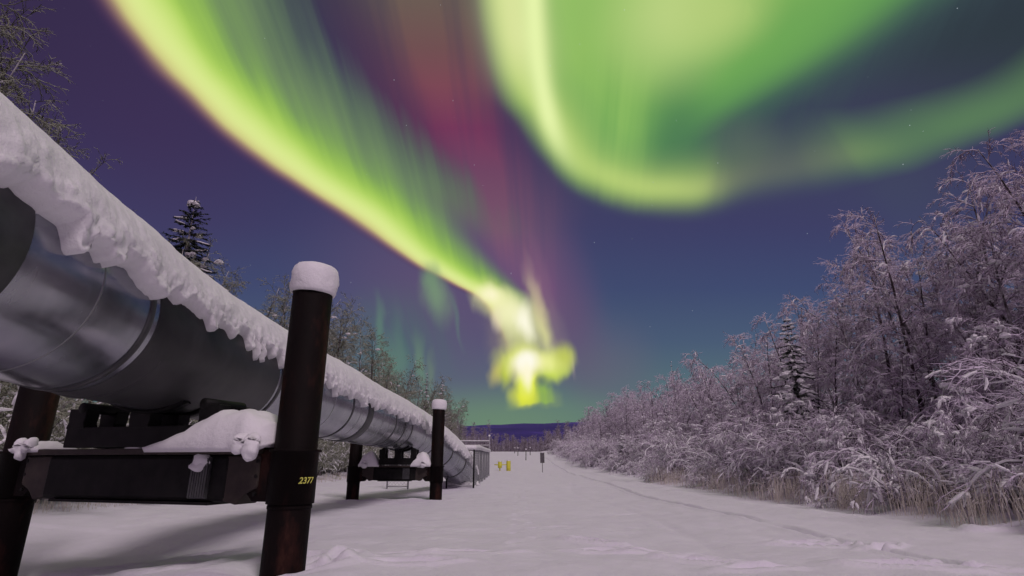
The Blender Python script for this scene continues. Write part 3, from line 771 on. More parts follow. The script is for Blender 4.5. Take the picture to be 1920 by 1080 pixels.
def beam_set(A, B, zt, zb, label, slabel, group, pipe_y, SL=2.3):
    """box-girder crossbeam between posts A and B, with the sliding pipe shoe on it"""
    b = V(B[0] - A[0], B[1] - A[1], 0); L = b.length; b.normalize(); c = V(-b.y, b.x, 0)
    if c.y > 0: c = -c
    rot = Matrix((b, c, UP)).transposed()
    mid = V((A[0] + B[0]) / 2, (A[1] + B[1]) / 2, 0)
    root = empty('crossbeam', (mid.x, mid.y, zb), label, 'beam', 'steel crossbeams under the pipeline')
    off = V(mid.x, mid.y, zb)
    l0, l1 = .46, L - .46
    def at(s, w, z): return V(A[0], A[1], 0) + b * s + c * w + UP * z - off
    mb = MB(); mb.box(at(L / 2, 0, (zb + zt - .07) / 2), (l1 - l0 - .5, .36, zt - zb - .07), rot); mb.build('girder', M_dark, root, sm=False, bevel=.05)
    for s0 in (l0 + .10, l1 - .10):
        mb = MB(); sg = 1 if s0 < L / 2 else -1
        ol = [(-.24, zt - .08), (.30, zt - .08), (.22, zb + .02), (.02, zb - .02), (-.10, zb + .1), (-.24, zb + .16)]
        mb.prism([(x * sg, z) for x, z in ol], at(s0, 0, 0), b, UP, c, .34); mb.build('end_bracket', M_flange, root, sm=False, bevel=.02)
    mb = MB(); mb.box(at(L / 2, 0, zt - .035), (L - .62, .50, .07), rot); mb.build('top_flange', M_flange, root, sm=False, bevel=.01)
    mb = MB(); mb.box(at(L / 2, 0, zb - .012), (l1 - l0 - .9, .42, .03), rot); mb.build('bottom_flange', M_dark, root, sm=False, bevel=.005)
    # ribbed rubber bumper pad on the face
    pad = MB(); sp_ = l0 + .62
    for k in range(7): pad.box(at(sp_ + (k - 3) * .034, .20, (zb + zt - .1) / 2 + .02), (.024, .05, zt - zb - .16), rot)
    pad.box(at(sp_, .185, (zb + zt - .1) / 2 + .02), (.25, .04, zt - zb - .14), rot); pad.build('ribbed_pad', M_band, root, sm=False)
    # shoe
    fr = frame_at(pipe_y); pc = fr[0]; pt = fr[1]
    sroot = empty('pipe_shoe', (pc.x, pc.y, zt), slabel, 'pipe support', 'sliding shoes between crossbeam and pipe')
    so_ = V(pc.x, pc.y, zt)
    pb = pc.z - PR
    ht = pb - zt
    mb = MB()
    for w in (-.20, .20): mb.box(V(0, 0, .125 + .01) + c * w, (SL, .17, .24), rot)
    for s in (-SL * .45, 0, SL * .45): mb.box(V(0, 0, .125 + .012) + b * s, (.2, .45, .18), rot)
    mb.build('skid', M_dark, sroot, sm=False, bevel=.012)
    for s in (-SL * .44, 0.0, SL * .44):
        for w in (-.20, .20):
            mb = MB(); zt_ = ht - .01 if s == 0 else ht + .05 * SL / 2.3
            wdt = (.32 if s == 0 else .28) * (SL / 2.3) ** .5
            mb.prism([(-wdt * .55, .24), (wdt * .55, .24), (wdt * .45, zt_ - .16), (wdt * .5, zt_ - .10), (wdt * .5, zt_), (-wdt * .5, zt_), (-wdt * .5, zt_ - .10), (-wdt * .45, zt_ - .16)], c * w + b * s, b, UP, c, .18)
            mb.build('leg', M_dark, sroot, sm=False, bevel=.01)
        if s:
            mb = MB(); e = b * (s * .93) + UP * (ht + .06 * SL / 2.3)
            mb.tube([e - c * .30, e + c * .30], .065 * (SL / 2.3) ** .5, 14); mb.build('roller', M_dark, sroot)
    # cradle under the pipe
    mb = MB()
    for w in (-.29, .29):
        fa_ = frame_at(pipe_y - w * 1.0); rows = []
        for dw in (-.09, .09):
            pass
        n = 24
        for (dw, dr) in ((-.09, .002), (-.09, .045), (.09, .045), (.09, .002)):
            row = []
            for j in range(n + 1):
                a = R(236 + 68 * j / n); rr_ = PR + dr
                q = fa_[0] + fa_[2] * (math.cos(a) * rr_) + fa_[3] * (math.sin(a) * rr_) + fa_[1] * dw
                row.append(q - so_)
            rows.append(row)
        mb.quad_grid(rows, close_v=True)
    mb.build('cradle', M_dark, sroot, fix=True)
    return b, c
b_, c_ = beam_set((-2.41, 6.5), (-6.45, 7.73), 1.24, .66, 'large dark crossbeam with rusty top between the two near posts', 'black steel shoe on the near crossbeam holding up the pipe', '', 7.1)
b2_, c2_ = beam_set((-2.75, 21.5), (-5.75, 21.5), .97, .45, 'small far crossbeam between the two distant posts', 'black steel shoe on the far crossbeam under the pipe', '', 21.5, 1.3)

def bump_prof(pk, l, r, h):
    return lambda s: h * (max(0, 1 - ((s - pk) / (l if s < pk else r)) ** 2)) ** .75 if (-l < s - pk < r) else 0.004
A1 = V(-2.41, 6.5, 1.24)
snow_mound('snow_heap', A1 + b_ * .20 + c_ * .06, b_, c_, 1.5, .74, lambda s: .42 * (max(0, math.sin(min(1, (s + .16) / .42) * math.pi / 2)) if s < .26 else (1 - .06 * (s - .26) / .2) if s < .46 else .94 * max(0, 1 - ((s - .46) / .54) ** 1.1)) + .008, 1.243, 'large smooth heap of snow on the near crossbeam beside the numbered post', 1,
           [(.03, .95, .15, .07), (.12, .97, .08, .06)])
snow_mound('snow_heap', A1 + b_ * 3.62, b_, c_, .5, .5, bump_prof(.5, .5, .5, .10), 1.243, 'small clump of snow on the left end of the near crossbeam', 4, [(.5, .97, .14, .06), (.25, .97, .05, .05)])
snow_mound('snow_heap', A1 + b_ * 1.98, b_, c_, .24, .1, bump_prof(.5, .5, .5, .05), 1.243, 'tiny drift of snow in the middle of the near crossbeam', 4, shift=.17)
A2 = V(-2.75, 21.5, .97)
snow_mound('snow_heap', A2 + b2_ * .20, b2_, c2_, .72, .62, bump_prof(.42, .44, .58, .46), .972, 'pointed heap of snow on the right end of the far crossbeam', 7, [(.3, .9, .09, .09)])
snow_mound('snow_heap', A2 + b2_ * 2.06, b2_, c2_, .74, .62, bump_prof(.55, .52, .45, .48), .972, 'pointed heap of snow on the left end of the far crossbeam', 9, [(.75, .9, .10, .10)])
# pad snow
mb = MB(); q = V(-2.41, 6.5, 0) + b_ * 1.08 + c_ * .205
mb.blob((q.x, q.y, 1.10), .11, .07, .09, n=12, seed=2); mb.blob((q.x - .02, q.y - .01, 1.04), .09, .06, .06, n=12, seed=4)
tag(mb.build('snow_clump', M_snow), 'small clump of snow on the ribbed pad of the near crossbeam', 'snow')

# ------------------------------------------------------------------ trees
def seg_branch(r_, p, d, L, n, droop, jit):
    pts = [p.copy()]; d = d.normalized()
    for i in range(n):
        d = (d + V(r_.gauss(0, jit), r_.gauss(0, jit), r_.gauss(0, jit) - droop * (i + 1) / n)).normalized()
        p = p + d * (L / n); pts.append(p.copy())
    return pts
def along(pts, t):
    x = t * (len(pts) - 1); i = min(int(x), len(pts) - 2); k = x - i
    return pts[i].lerp(pts[i + 1], k), (pts[i + 1] - pts[i]).normalized()
def side_dir(r_, d, ang):
    a = V(0, 0, 1) if abs(d.z) < .9 else V(1, 0, 0)
    x = d.cross(a).normalized(); y = x.cross(d); t = r_.uniform(0, 2 * math.pi)
    return (d * math.cos(ang) + (x * math.cos(t) + y * math.sin(t)) * math.sin(ang)).normalized()

def make_tree(seed, h, stems=1, spread=.1, nl=26, ntw=9, ntl=6, limb=.32, droop=.5, frost=.010, start=.22, snow=.5, tw=.9, mt=None, arch=0.0, lush=1.0, label='', cat='tree', name='frosted_birch', blobs=20, tr=.013, bl=.5):
    r_ = random.Random(seed)
    T = MB(); Cn = MB()
    for s in range(stems):
        az = r_.uniform(0, 2 * math.pi) if stems > 1 else r_.uniform(0, 6.28)
        lean = r_.uniform(.4, 1) * spread
        d = V(math.cos(az) * lean, math.sin(az) * lean, 1)
        hh = h * (r_.uniform(.72, 1.0) if s else 1.0)
        pts = seg_branch(r_, V(math.cos(az) * .06 * (stems > 1), math.sin(az) * .06 * (stems > 1), -.15), d, hh * 1.06, 11, arch, .045)
        r0 = hh * tr
        rad = [r0 * (1 - .86 * i / 11) for i in range(12)]
        T.tube(pts, rad, 7)
        for k in range(int(nl / (stems ** .55))):
            t = start + (1 - start) * ((k + r_.random()) / (nl / (stems ** .55)))
            p, dd = along(pts, min(t, .995))
            L = hh * limb * (1.12 - t * .72) * r_.uniform(.65, 1.15)
            ld = side_dir(r_, dd, R(r_.uniform(35, 68)))
            if ld.z < -.1: ld.z = abs(ld.z)
            lp = seg_branch(r_, p, ld, L, 6, droop * r_.uniform(.5, 1.5), .10)
            lr = max(.008, r0 * .34 * (1.05 - t * .7))
            lrad = [lr * (1 - .8 * i / 6) + .004 for i in range(7)]
            Cn.tube(lp, lrad, 4, 0, False)
            if snow > 0:
                up = [q + V(0, 0, rr_ * .75 + .008) for q, rr_ in zip(lp, lrad)]
                a0 = r_.randint(0, 2); seg = up[a0:a0 + r_.randint(3, 6)]
                if len(seg) > 2 and r_.random() < snow: Cn.tube(seg, [max(.012, x * .8 + .022 * r_.uniform(.1, 1.5)) for x in lrad[a0:a0 + len(seg)]], 6, 1, True, .8)
            for _ in range(int(blobs / nl + r_.random())):      # lumps of snow caught in the forks
                bp, bd = along(lp, r_.uniform(.2, .98))
                for q in range(3):
                    sz = r_.uniform(.05, .11); Cn.blob(bp + V(r_.gauss(0, .07), r_.gauss(0, .07), .03 + r_.uniform(-.04, .04)), sz * r_.uniform(.9, 1.4), sz, sz * .8, 1, r_.random() * 9, 7, r_.random() * 3)
            for m in range(max(2, int(ntw * lush * (.6 + .6 * L / (hh * limb))))):
                tt = r_.uniform(.12, 1.0) if m else 1.0
                tp, td = along(lp, min(tt, .99))
                tdir = side_dir(r_, td, R(r_.uniform(20, 60))) if m else td
                TL = tw * r_.uniform(.45, 1.0) * (1 - .35 * tt)
                wp = seg_branch(r_, tp, tdir, TL, 4, droop * 1.0 * r_.uniform(.3, 1.6), .16)
                for i in range(4): Cn.twig(wp[i], wp[i + 1], frost * (1.25 - .2 * i), frost * (1.05 - .2 * i))
                for q_ in range(ntl):
                    sp2, sd2 = along(wp, r_.uniform(.15, .98)); e = side_dir(r_, sd2, R(r_.uniform(25, 65))); e.z -= droop * .35
                    ln = TL * r_.uniform(.18, .42); e.normalize(); mid_ = sp2 + e * (ln * .5) + V(r_.gauss(0, .02), r_.gauss(0, .02), .01)
                    end = sp2 + e * ln + V(0, 0, -droop * ln * .3)
                    Cn.twig(sp2, mid_, frost * .85, frost * .7); Cn.twig(mid_, end, frost * .7, frost * .3)
                if r_.random() < snow * bl:
                    a0 = r_.randint(0, 2); sg = [q + V(0, 0, frost + .006) for q in wp[a0:a0 + 3]]; sz = r_.uniform(.020, .050)
                    Cn.tube(sg, [sz * r_.uniform(.4, .8), sz * r_.uniform(.8, 1.2), sz * r_.uniform(.3, .7)], 5, 1, True, .8)
    root = empty(name, (0, 0, -500), label, cat)
    T.build('trunk', M_bark, root); Cn.build('crown', [mt or M_twig, M_snow], root, sm=False)
    return root

def make_shrub(seed, h, n=16, heavy=.7, arch=1.0, spread=.7, label='', name='snowy_shrub', mt=None, frost=.008, fine=9, cat='shrub', thick=1.0):
    """many stems that bend over outwards under snow"""
    r_ = random.Random(seed); T = MB(); Cn = MB()
    for s in range(n):
        az = r_.uniform(0, 6.283); ln = spread * r_.uniform(.2, 1.1)
        L = h * r_.uniform(.8, 1.55)
        pts = seg_branch(r_, V(math.cos(az) * .12, math.sin(az) * .12, -.12), V(math.cos(az) * ln, math.sin(az) * ln, 1), L, 12, arch * r_.uniform(.25, .6), .06)
        r0 = .008 + .0055 * h * r_.uniform(.6, 1.3)
        rad = [r0 * (1 - .75 * i / 12) for i in range(13)]
        T.tube(pts, rad, 5)
        if r_.random() < heavy:
            a0 = r_.randint(3, 6); a1 = r_.randint(9, 12); sg = [pts[i] + V(0, 0, rad[i] + .014) for i in range(a0, a1 + 1)]
            for q in sg[1:-1]:
                if r_.random() < .55: sz = r_.uniform(.035, .085) * thick; Cn.blob(q + V(0, 0, -.01), sz * 1.25, sz, sz * .8, 1, r_.random() * 9, 7, r_.random() * 3)
            k = len(sg); rr_ = [(.014 + .032 * thick * math.sin(math.pi * (i + .6) / (k + .2)) * r_.uniform(.55, 1.25)) for i in range(k)]
            Cn.tube(sg, rr_, 7, 1, True, .72)
        for m in range(int(fine)):
            tt = r_.uniform(.25, 1.0); tp, td = along(pts, min(tt, .99))
            wp = seg_branch(r_, tp, side_dir(r_, td, R(r_.uniform(20, 60))), h * r_.uniform(.14, .34), 4, .35 * arch, .17)
            for i in range(4): Cn.twig(wp[i], wp[i + 1], frost * (1.2 - .2 * i), frost * (1.0 - .2 * i))
            for q_ in range(5):
                sp2, sd2 = along(wp, r_.uniform(.1, .98)); e = side_dir(r_, sd2, R(r_.uniform(25, 65)))
                Cn.twig(sp2, sp2 + e * (h * r_.uniform(.04, .12)), frost * .8, frost * .3)
            if r_.random() < heavy * .9:
                a0 = r_.randint(0, 2); sg = [q + V(0, 0, frost + .008) for q in wp[a0:a0 + 3]]; sz = r_.uniform(.022, .048) * thick
                Cn.tube(sg, [sz * r_.uniform(.5, .9), sz * r_.uniform(.9, 1.3), sz * r_.uniform(.4, .8)], 6, 1, True, .85)
    root = empty(name, (0, 0, -500), label, cat)
    T.build('stems', M_bark, root); Cn.build('branches', [mt or M_twig, M_snow], root, sm=False)
    return root

def make_spruce(seed, h, rb, lv=22, snow=.6, label='', name='spruce_tree', dens=1.0, tipball=False):
    r_ = random.Random(seed); T = MB(); Cn = MB()
    T.tube([(0, 0, -.2), (.02, .01, h * .5), (0, 0, h)], [h * .014, h * .009, .006], 7)
    for k in range(lv):
        t = (k + .5 + r_.uniform(-.3, .3)) / lv; z = h * (.04 + .95 * t)
        L0 = rb * (1 - t) ** .8 + .07
        nb = max(4, int((7 if t < .8 else 5) * dens))
        for m in range(nb):
            az = 2 * math.pi * (m + r_.uniform(-.4, .4)) / nb + k * 1.1; L = L0 * r_.uniform(.55, 1.2)
            d = V(math.cos(az), math.sin(az), r_.uniform(-.18, .08) - .45 * (1 - t) + (.35 if t > .85 else 0))
            pts = seg_branch(r_, V(0, 0, z), d, L, 5, .10, .05); pts[-1].z += L * .05
            Cn.tube(pts, [.016, .013, .011, .009, .007, .004], 4, 0, False)
            nn = max(5, int(L * 26 * dens))
            for q in range(nn):
                tt = r_.uniform(.1, 1.0); bp, bd = along(pts, min(.99, tt)); sdv = V(-bd.y, bd.x, 0).normalized() * r_.choice((-1, 1))
                e = (bd * r_.uniform(.3, 1) + sdv * r_.uniform(.3, 1) + V(0, 0, r_.uniform(-.7, .1))).normalized(); ln = (.09 + .15 * L * (1 - tt * .7)) * r_.uniform(.6, 1.2)
                Cn.twig(bp, bp + e * ln, .020, .006)
            if r_.random() < snow * .8:
                for q in range(r_.randint(1, 3)):
                    bp, bd = along(pts, r_.uniform(.35, 1)); sz = (.05 + .09 * min(1, L)) * r_.uniform(.6, 1.2)
                    Cn.blob(bp + V(0, 0, .03), sz * 1.3, sz, sz * .7, 1, r_.random() * 9, 8, az)
            if r_.random() < snow * .4:
                a0 = r_.choice((1, 2)); sg = [q_ + V(0, 0, .03) for q_ in pts[a0:]]
                Cn.tube(sg, [.03 + .05 * min(L, 1) * r_.uniform(.6, 1.2) * (1 - abs(i / (len(sg) - 1) - .5) * 1.1) for i in range(len(sg))], 6, 1, True, .6)
    if tipball:
        Cn.blob((-.10, 0, h - .36), .26, .2, .17, 1, 2, 10); Cn.blob((.09, -.02, h - .42), .15, .15, .12, 1, 5, 10)
    root = empty(name, (0, 0, -500), label, 'tree')
    T.build('trunk', M_bark, root); Cn.build('crown', [M_needle, M_snow], root, sm=False)
    return root

protos = {}
LB = {'tall': 'tall frosted birch in the wood right of the track', 'mid': 'bushy frosted alder in front of the right-hand birches', 'shrub': 'snow-laden arching shrub along the right edge of the track', 'willow': 'low frosted willow bush at the right edge of the snow',
      'ltall': 'bare lightly frosted tree behind the pipeline', 'lshrub': 'frosted brush at the foot of the trees behind the pipeline', 'far': 'small far frosted tree where the track narrows'}
TALL = [make_tree(11 + i, 9.6, stems=(1, 2, 2, 3, 1)[i], spread=(.10, .2, .24, .3, .16)[i], nl=44, ntw=13, ntl=8, limb=(.26, .28, .26, .28, .22)[i], droop=(.42, .6, .3, .75, .2)[i], frost=.0095, start=.06, snow=.5, arch=(.02, .1, .06, .2, .02)[i], name='frosted_birch', blobs=8, tr=.0095, bl=.45) for i in range(5)]
MID = [make_tree(31 + i, 5.4, stems=(3, 4, 5)[i], spread=(.45, .6, .5)[i], nl=38, ntw=11, ntl=8, limb=.34, droop=(.6, .85, .7)[i], frost=.0085, start=.06, snow=.6, bl=.7, arch=(.25, .5, .35)[i], tw=.75, name='frosted_alder', blobs=30, tr=.009) for i in range(3)]
SHR = [make_shrub(51 + i, (2.3, 2.9, 2.0, 2.6)[i], n=(22, 26, 20, 24)[i], heavy=(.75, .6, .9, .5)[i], arch=(1.2, .9, 1.5, .8)[i], spread=(.7, .6, .9, .5)[i], name='snowy_shrub', fine=22, thick=.9) for i in range(4)]
WIL = [make_shrub(71 + i, 1.1, n=20, heavy=.5, arch=.8, spread=.8, name='willow_bush', fine=9, frost=.006, thick=.7) for i in range(2)]
LT = [make_tree(91 + i, 10.0, stems=(1, 2, 1)[i], spread=(.06, .14, .1)[i], nl=40, ntw=9, ntl=7, limb=.22, bl=.15, tr=.009, droop=(.25, .4, .2)[i], frost=.0095, start=.12, snow=.12, mt=M_twig_left, arch=.03, name='bare_tree', blobs=3) for i in range(3)]
LS = [make_shrub(111 + i, 2.4, n=26, heavy=.35, arch=.6, spread=.5, mt=M_twig_left, name='frosted_brush', fine=20, thick=.8) for i in range(2)]
used = set()
def place(src, x, y, rz, sc, label, group, cat=None, lean=(0, 0), dz=-.02):
    loc = (x, y, gz(x, y) + dz)
    if src.name not in used:
        used.add(src.name); o = src; o.location = loc; o.rotation_euler = (lean[0], lean[1], rz); o.scale = (sc, sc, sc)
    else: o = copy_thing(src, loc, rz, sc, lean)
    o['label'] = label; o['group'] = group
    if cat: o['category'] = cat
    return o
def in_view(x, y, h=9, marg=1.5):
    z = y * math.cos(TILT) + h * .5 * math.sin(TILT)
    return z > 1 and abs(x) - marg < z * .914 + .5
rr2 = random.Random(5)
U = rr2.uniform
# the wood keeps the height it has in the place: lower towards the far end
SKY_R = [(1040, 830), (1130, 755), (1200, 722), (1290, 692), (1400, 630), (1500, 585), (1560, 530), (1600, 475), (1700, 400), (1740, 370), (1850, 312), (2200, 290)]
SKY_L = [(-300, -200), (0, 20), (60, 150), (130, 205), (180, 290), (250, 352), (300, 425), (420, 445), (500, 505), (560, 530), (640, 585), (720, 640), (780, 695), (850, 745), (940, 815)]
def crown_limit(x, y, curve):
    h = 9.0
    for _ in range(4):
        Z = gz(x, y) + h - CAMZ; zc_ = y * ct + Z * st_; px_ = 960 + 1050 * x / zc_
        k = (540 - float(np.interp(px_, [c[0] for c in curve], [c[1] for c in curve]))) / 1050
        # solve Z so that the top sits on the curve
        Zn = (y * (st_ + k * ct)) / (ct - k * st_); h = Zn + CAMZ - gz(x, y)
    return h
# right-hand wood
for x, yy, i_, rz_ in ((15.2, 22.5, 0, 1.0), (14.6, 20.2, 2, 2.0), (14.8, 18.6, 4, 0.4), (15.4, 17.8, 0, 3.0), (14.9, 15.8, 2, 4.1), (15.9, 15.2, 4, 5.0), (16.4, 26.0, 0, 2.2), (15.2, 30, 2, .7), (15.6, 34, 4, 2.9)):
    place(TALL[i_], x, yy, rz_, crown_limit(x, yy, SKY_R) / 9.7, LB['tall'], 'frosted birches right of the track', 'tree', (0, -.02))
y = 9.0
while y < 150:
    for row, (x0, x1) in enumerate(((14.6, 16.4), (16.4, 18.8), (19, 22), (22.5, 27))):
        x = U(x0, x1); yy = y + U(-1, 1)
        if in_view(x, yy, 9, 3): place(rr2.choice(TALL), x, yy, U(0, 6.28), min(1.15, crown_limit(x, yy, SKY_R) / 9.6) * U(.80, 1.0), LB['tall'], 'frosted birches right of the track', 'tree', (U(-.05, .05), U(-.10, .02)))
    y += 2.0 + y * .026
y = 10.0
while y < 140:
    for x0, x1 in ((11.6, 12.8), (13.2, 14.8)):
        x = U(x0, x1); yy = y + U(-.8, .8)
        if in_view(x, yy, 5, 2): place(rr2.choice(MID), x, yy, U(0, 6.28), U(.62, .98), LB['mid'], 'frosted alders right of the track', 'tree', (U(-.06, .06), U(-.12, .02)))
    y += 2.2 + y * .03
y = 8.6
while y < 130:
    x = U(10.0, 11.2); 
    if in_view(x, y, 2, 1.2): place(rr2.choice(SHR), x, y, U(0, 6.28), U(.7, 1.1), LB['shrub'], 'arching shrubs right of the track', 'shrub')
    x = U(9.0, 10.1); yy = y + U(.4, 1.0)
    if in_view(x, yy, 1, 1): place(rr2.choice(WIL), x, yy, U(0, 6.28), U(.6, 1.15), LB['willow'], 'willow bushes along the right edge', 'shrub')
    y += 1.35 + y * .035
# left-hand wood behind the pipeline
y = 9.0
while y < 140:
    for row, (x0, x1) in enumerate(((-13.6, -12.2), (-16.5, -14), (-20, -17))):
        x = U(x0, x1); yy = y + U(-1, 1)
        if in_view(x, yy, 9, 3): place(rr2.choice(LT), x, yy, U(0, 6.28), min(1.35, crown_limit(x, yy, SKY_L) / 10.2) * U(.78, 1.02), LB['ltall'], 'bare trees behind the pipeline', 'tree', (U(-.04, .04), U(-.03, .06)))
    y += 2.1 + y * .03
y = 9.0
while y < 120:
    for x0, x1 in ((-12.6, -11.4), (-14.2, -12.8)):
        x = U(x0, x1); yy = y + U(-.5, .5)
        if in_view(x, yy, 2, 1.5): place(rr2.choice(LS), x, yy, U(0, 6.28), U(.7, 1.25), LB['lshrub'], 'brush behind the pipeline', 'shrub')
    y += 1.7 + y * .035
for x, yy, s, sdx in ((-14.6, 13.0, 1.12, 2), (-13.0, 15.4, .97, 0)):
    place(LT[sdx], x, yy, U(0, 6.28), s, LB['ltall'], 'bare trees behind the pipeline', 'tree')
# single spruces
def spruce_at(x, y, *a, **k):
    o = make_spruce(*a, **k); o.location = (x, y, gz(x, y)); return o
spruce_at(-14.3, 23.0, 201, 12.6, 4.0, 40, .28, 'dark snow-laden spruce with a white snow ball at its tip, above the pipeline', dens=1.7, tipball=True)
spruce_at(11.9, 23.6, 202, 6.9, 1.5, 30, .9, 'narrow young spruce caked with snow amid the right-hand alders')
spruce_at(24.0, 84.0, 203, 14.5, 1.6, 22, .3, 'tiny dark spruce tip above the right-hand wood')
spruce_at(9.9, 52, 204, 3.4, .8, 16, .6, 'small dark spruce at the edge of the track, right side')
for i, (x, y_, h_) in enumerate(((-13.0, 86, 13.2), (-11.4, 92, 13.6), (-14.5, 96, 12.6))):
    spruce_at(x, y_, 210 + i, h_, 1.3, 22, .3, ['slender spruce left of the far post, left one of three spires', 'slender spruce left of the far post, middle one of three spires', 'slender spruce left of the far post, right one of three spires'][(0, 2, 1)[i]])

# distant wood that closes the track: one mass
mb = MB(); r_ = random.Random(77)
def far_tree(x, y, z, h, spr=False):
    mb.twig(V(x, y, z - .5), V(x, y, z + h), .10, .02, 0)
    if spr:
        for k in range(26):
            t = k / 26; a = r_.uniform(0, 6.28); L = h * .13 * (1 - t) + .1
            mb.twig(V(x, y, z + h * (.1 + .88 * t)), V(x + math.cos(a) * L, y + math.sin(a) * L, z + h * (.05 + .88 * t)), .16, .03, 1)
    else:
        for k in range(44):
            t = r_.uniform(.08, .95); a = r_.uniform(0, 6.28); L = h * .26 * (1.1 - t) * r_.uniform(.5, 1.1)
            p = V(x, y, z + h * t); q = p + V(math.cos(a) * L, math.sin(a) * L, L * r_.uniform(.4, 1.2)); mb.twig(p, q, .05, .03, 0)
            for m in range(3):
                e = p.lerp(q, r_.uniform(.4, 1)); mb.twig(e, e + V(r_.gauss(0, .5), r_.gauss(0, .5), r_.uniform(-.1, .7)) * (h * .1), .04, .015, 0)
for i in range(1100):
    y = r_.uniform(105, 330); x = r_.uniform(-75, 75)
    gap = abs(x - 2)
    if y < 185 and gap < 15: continue
    if y < 240 and gap < 9: continue
    h = r_.uniform(7, 11) * (.62 if gap < 8 else 1)
    far_tree(x, y, gz(x, y), h, r_.random() < .12)
for i in range(160):
    x = r_.uniform(-20, 22); y = r_.uniform(188, 250); far_tree(x, y, gz(x, y), r_.uniform(3.5, 6.5))
fo = mb.build('distant_wood', [wood('far_twigs', (0.13, 0.105, 0.125), (0.46, 0.42, 0.48), .3), M_needle], sm=False)
tag(fo, 'far frosted wood closing off the end of the snowy track', 'wood', kind='stuff')

# dry grass standing in the snow on the right, and a little on the left
mb = MB(); r_ = random.Random(15)
def blades(n, xf, yr, hr):
    for i in range(n):
        y = yr[0] + (yr[1] - yr[0]) * r_.random() ** 1.5; x = xf(y)
        h = r_.uniform(*hr) * (.5 + .5 * r_.random()); z = gz(x, y) - .03; a = r_.uniform(0, 6.28); ln = r_.uniform(.0, .35)
        p = V(x, y, z); m = p + V(math.cos(a) * ln * h * .3, math.sin(a) * ln * h * .3, h * .6); q = p + V(math.cos(a) * ln * h, math.sin(a) * ln * h, h)
        mb.twig(p, m, .0045, .004); mb.twig(m, q, .004, .002)
        if r_.random() < .3: mb.twig(q, q + V(math.cos(a) * .07, math.sin(a) * .07, r_.uniform(-.06, .02)), .007, .004)
clump = [(r_.uniform(8.2, 10.2), 9 + 30 * r_.random() ** 1.4) for _ in range(48)]
blades(1200, lambda y: 8.3 + abs(r_.gauss(0, .75)), (7.8, 34), (.4, 1.15))
for cx, cy in clump:
    for k in range(42):
        x = cx + r_.gauss(0, .18); y = cy + r_.gauss(0, .25); h = r_.uniform(.35, .95); z = gz(x, y) - .03; a = r_.gauss(.6, .9); ln = r_.uniform(.05, .4)
        p = V(x, y, z); q = p + V(math.cos(a) * ln * h, math.sin(a) * ln * h, h); m = p.lerp(q, .6) + V(0, 0, .03)
        mb.twig(p, m, .0045, .004); mb.twig(m, q, .004, .002)
tag(mb.build('dry_grass', M_grass, sm=False), 'pale dry grass standing out of the snow along the right edge', 'grass', kind='stuff')
mb = MB()
blades(1500, lambda y: -10.6 - abs(r_.gauss(0, .6)), (9, 40), (.25, .6))
tag(mb.build('dry_grass', M_grass, sm=False), 'sparse dry grass under the brush behind the pipeline', 'grass', kind='stuff')

# ------------------------------------------------------------------ fence where the pipe goes underground
F = empty('chain_link_fence', (-1.8, 28.5, gz(-1.8, 28.5)), 'frosted chain-link enclosure where the pipeline dives into the ground', 'fence')
fo_ = V(*F.location)
pts_f = [(-6.0, 28.5), (-5.0, 28.5), (-3.15, 28.5), (-1.85, 28.5), (-1.8, 32), (-1.8, 35.5), (-1.8, 39), (-1.8, 42.5), (-1.8, 46)]
for i, (x, y) in enumerate(pts_f):
    mb = MB(); g = gz(x, y); top = 1.85 if i < 8 else 3.0
    mb.tube([(x, y, g - .2), (x, y, g + top)], .04, 10); o = mb.build('post', M_galv if i not in (2, 3) else M_dark, F); o.location = -fo_
    mb = MB(); mb.blob((x, y, g + top + .03), .09, .09, .10, n=10); o2 = mb.build('snow_knob', M_snow, F); o2.location = -fo_
def rail(p, q, r=.025, snow=.06, nm='rail'):
    mb = MB(); mb.tube([p, q], r, 8, 0); n = 24
    p, q = Vector(p), Vector(q)
    if snow: mb.tube([p.lerp(q, i / n) + V(0, 0, snow * .7 + .02 * noise.noise((i * .7, p.y, 0))) for i in range(n + 1)], [snow * (1 + .45 * noise.noise((i * .9, p.x, 3))) for i in range(n + 1)], 8, 1, True, .85)
    o = mb.build(nm, [M_galv, M_snow], F); o.location = -fo_
for i in range(len(pts_f) - 1):
    (xa, ya), (xb, yb) = pts_f[i], pts_f[i + 1]; ga, gb = gz(xa, ya), gz(xb, yb)
    if i == 1: continue
    rail((xa, ya, ga + 1.8), (xb, yb, gb + 1.8), snow=.13 if i >= 2 else .08)
    rail((xa, ya, ga + .12), (xb, yb, gb + .12), snow=0)
    mb = MB(); L = math.hypot(xb - xa, yb - ya); st = .17; k = -1.7
    while k < L:
        for sg in (0, 1):
            a0 = max(0, k); a1 = min(L, k + 1.65)
            if a1 <= a0: continue
            z0, z1 = (a0 - k), (a1 - k)
            if sg: z0, z1 = 1.65 - z0, 1.65 - z1
            f0, f1 = a0 / L, a1 / L
            mb.twig(V(xa + (xb - xa) * f0, ya + (yb - ya) * f0, ga + (gb - ga) * f0 + .14 + z0), V(xa + (xb - xa) * f1, ya + (yb - ya) * f1, ga + (gb - ga) * f1 + .14 + z1), .0045, .0045)
        k += st
    o = mb.build('wire_mesh', M_galv, F, sm=False); o.location = -fo_
g = gz(-1.8, 46)
rail((-5.0, 46, g + 2.62), (-1.8, 46, g + 2.62), .04, .05, 'high_rail'); rail((-5.0, 46, g + 2.3), (-1.8, 46, g + 2.3), .03, .03, 'high_rail')
mb = MB(); mb.tube([(-5.0, 46, g - .1), (-5.0, 46, g + 2.7)], .05, 10); o = mb.build('post', M_galv, F); o.location = -fo_
mb = MB()
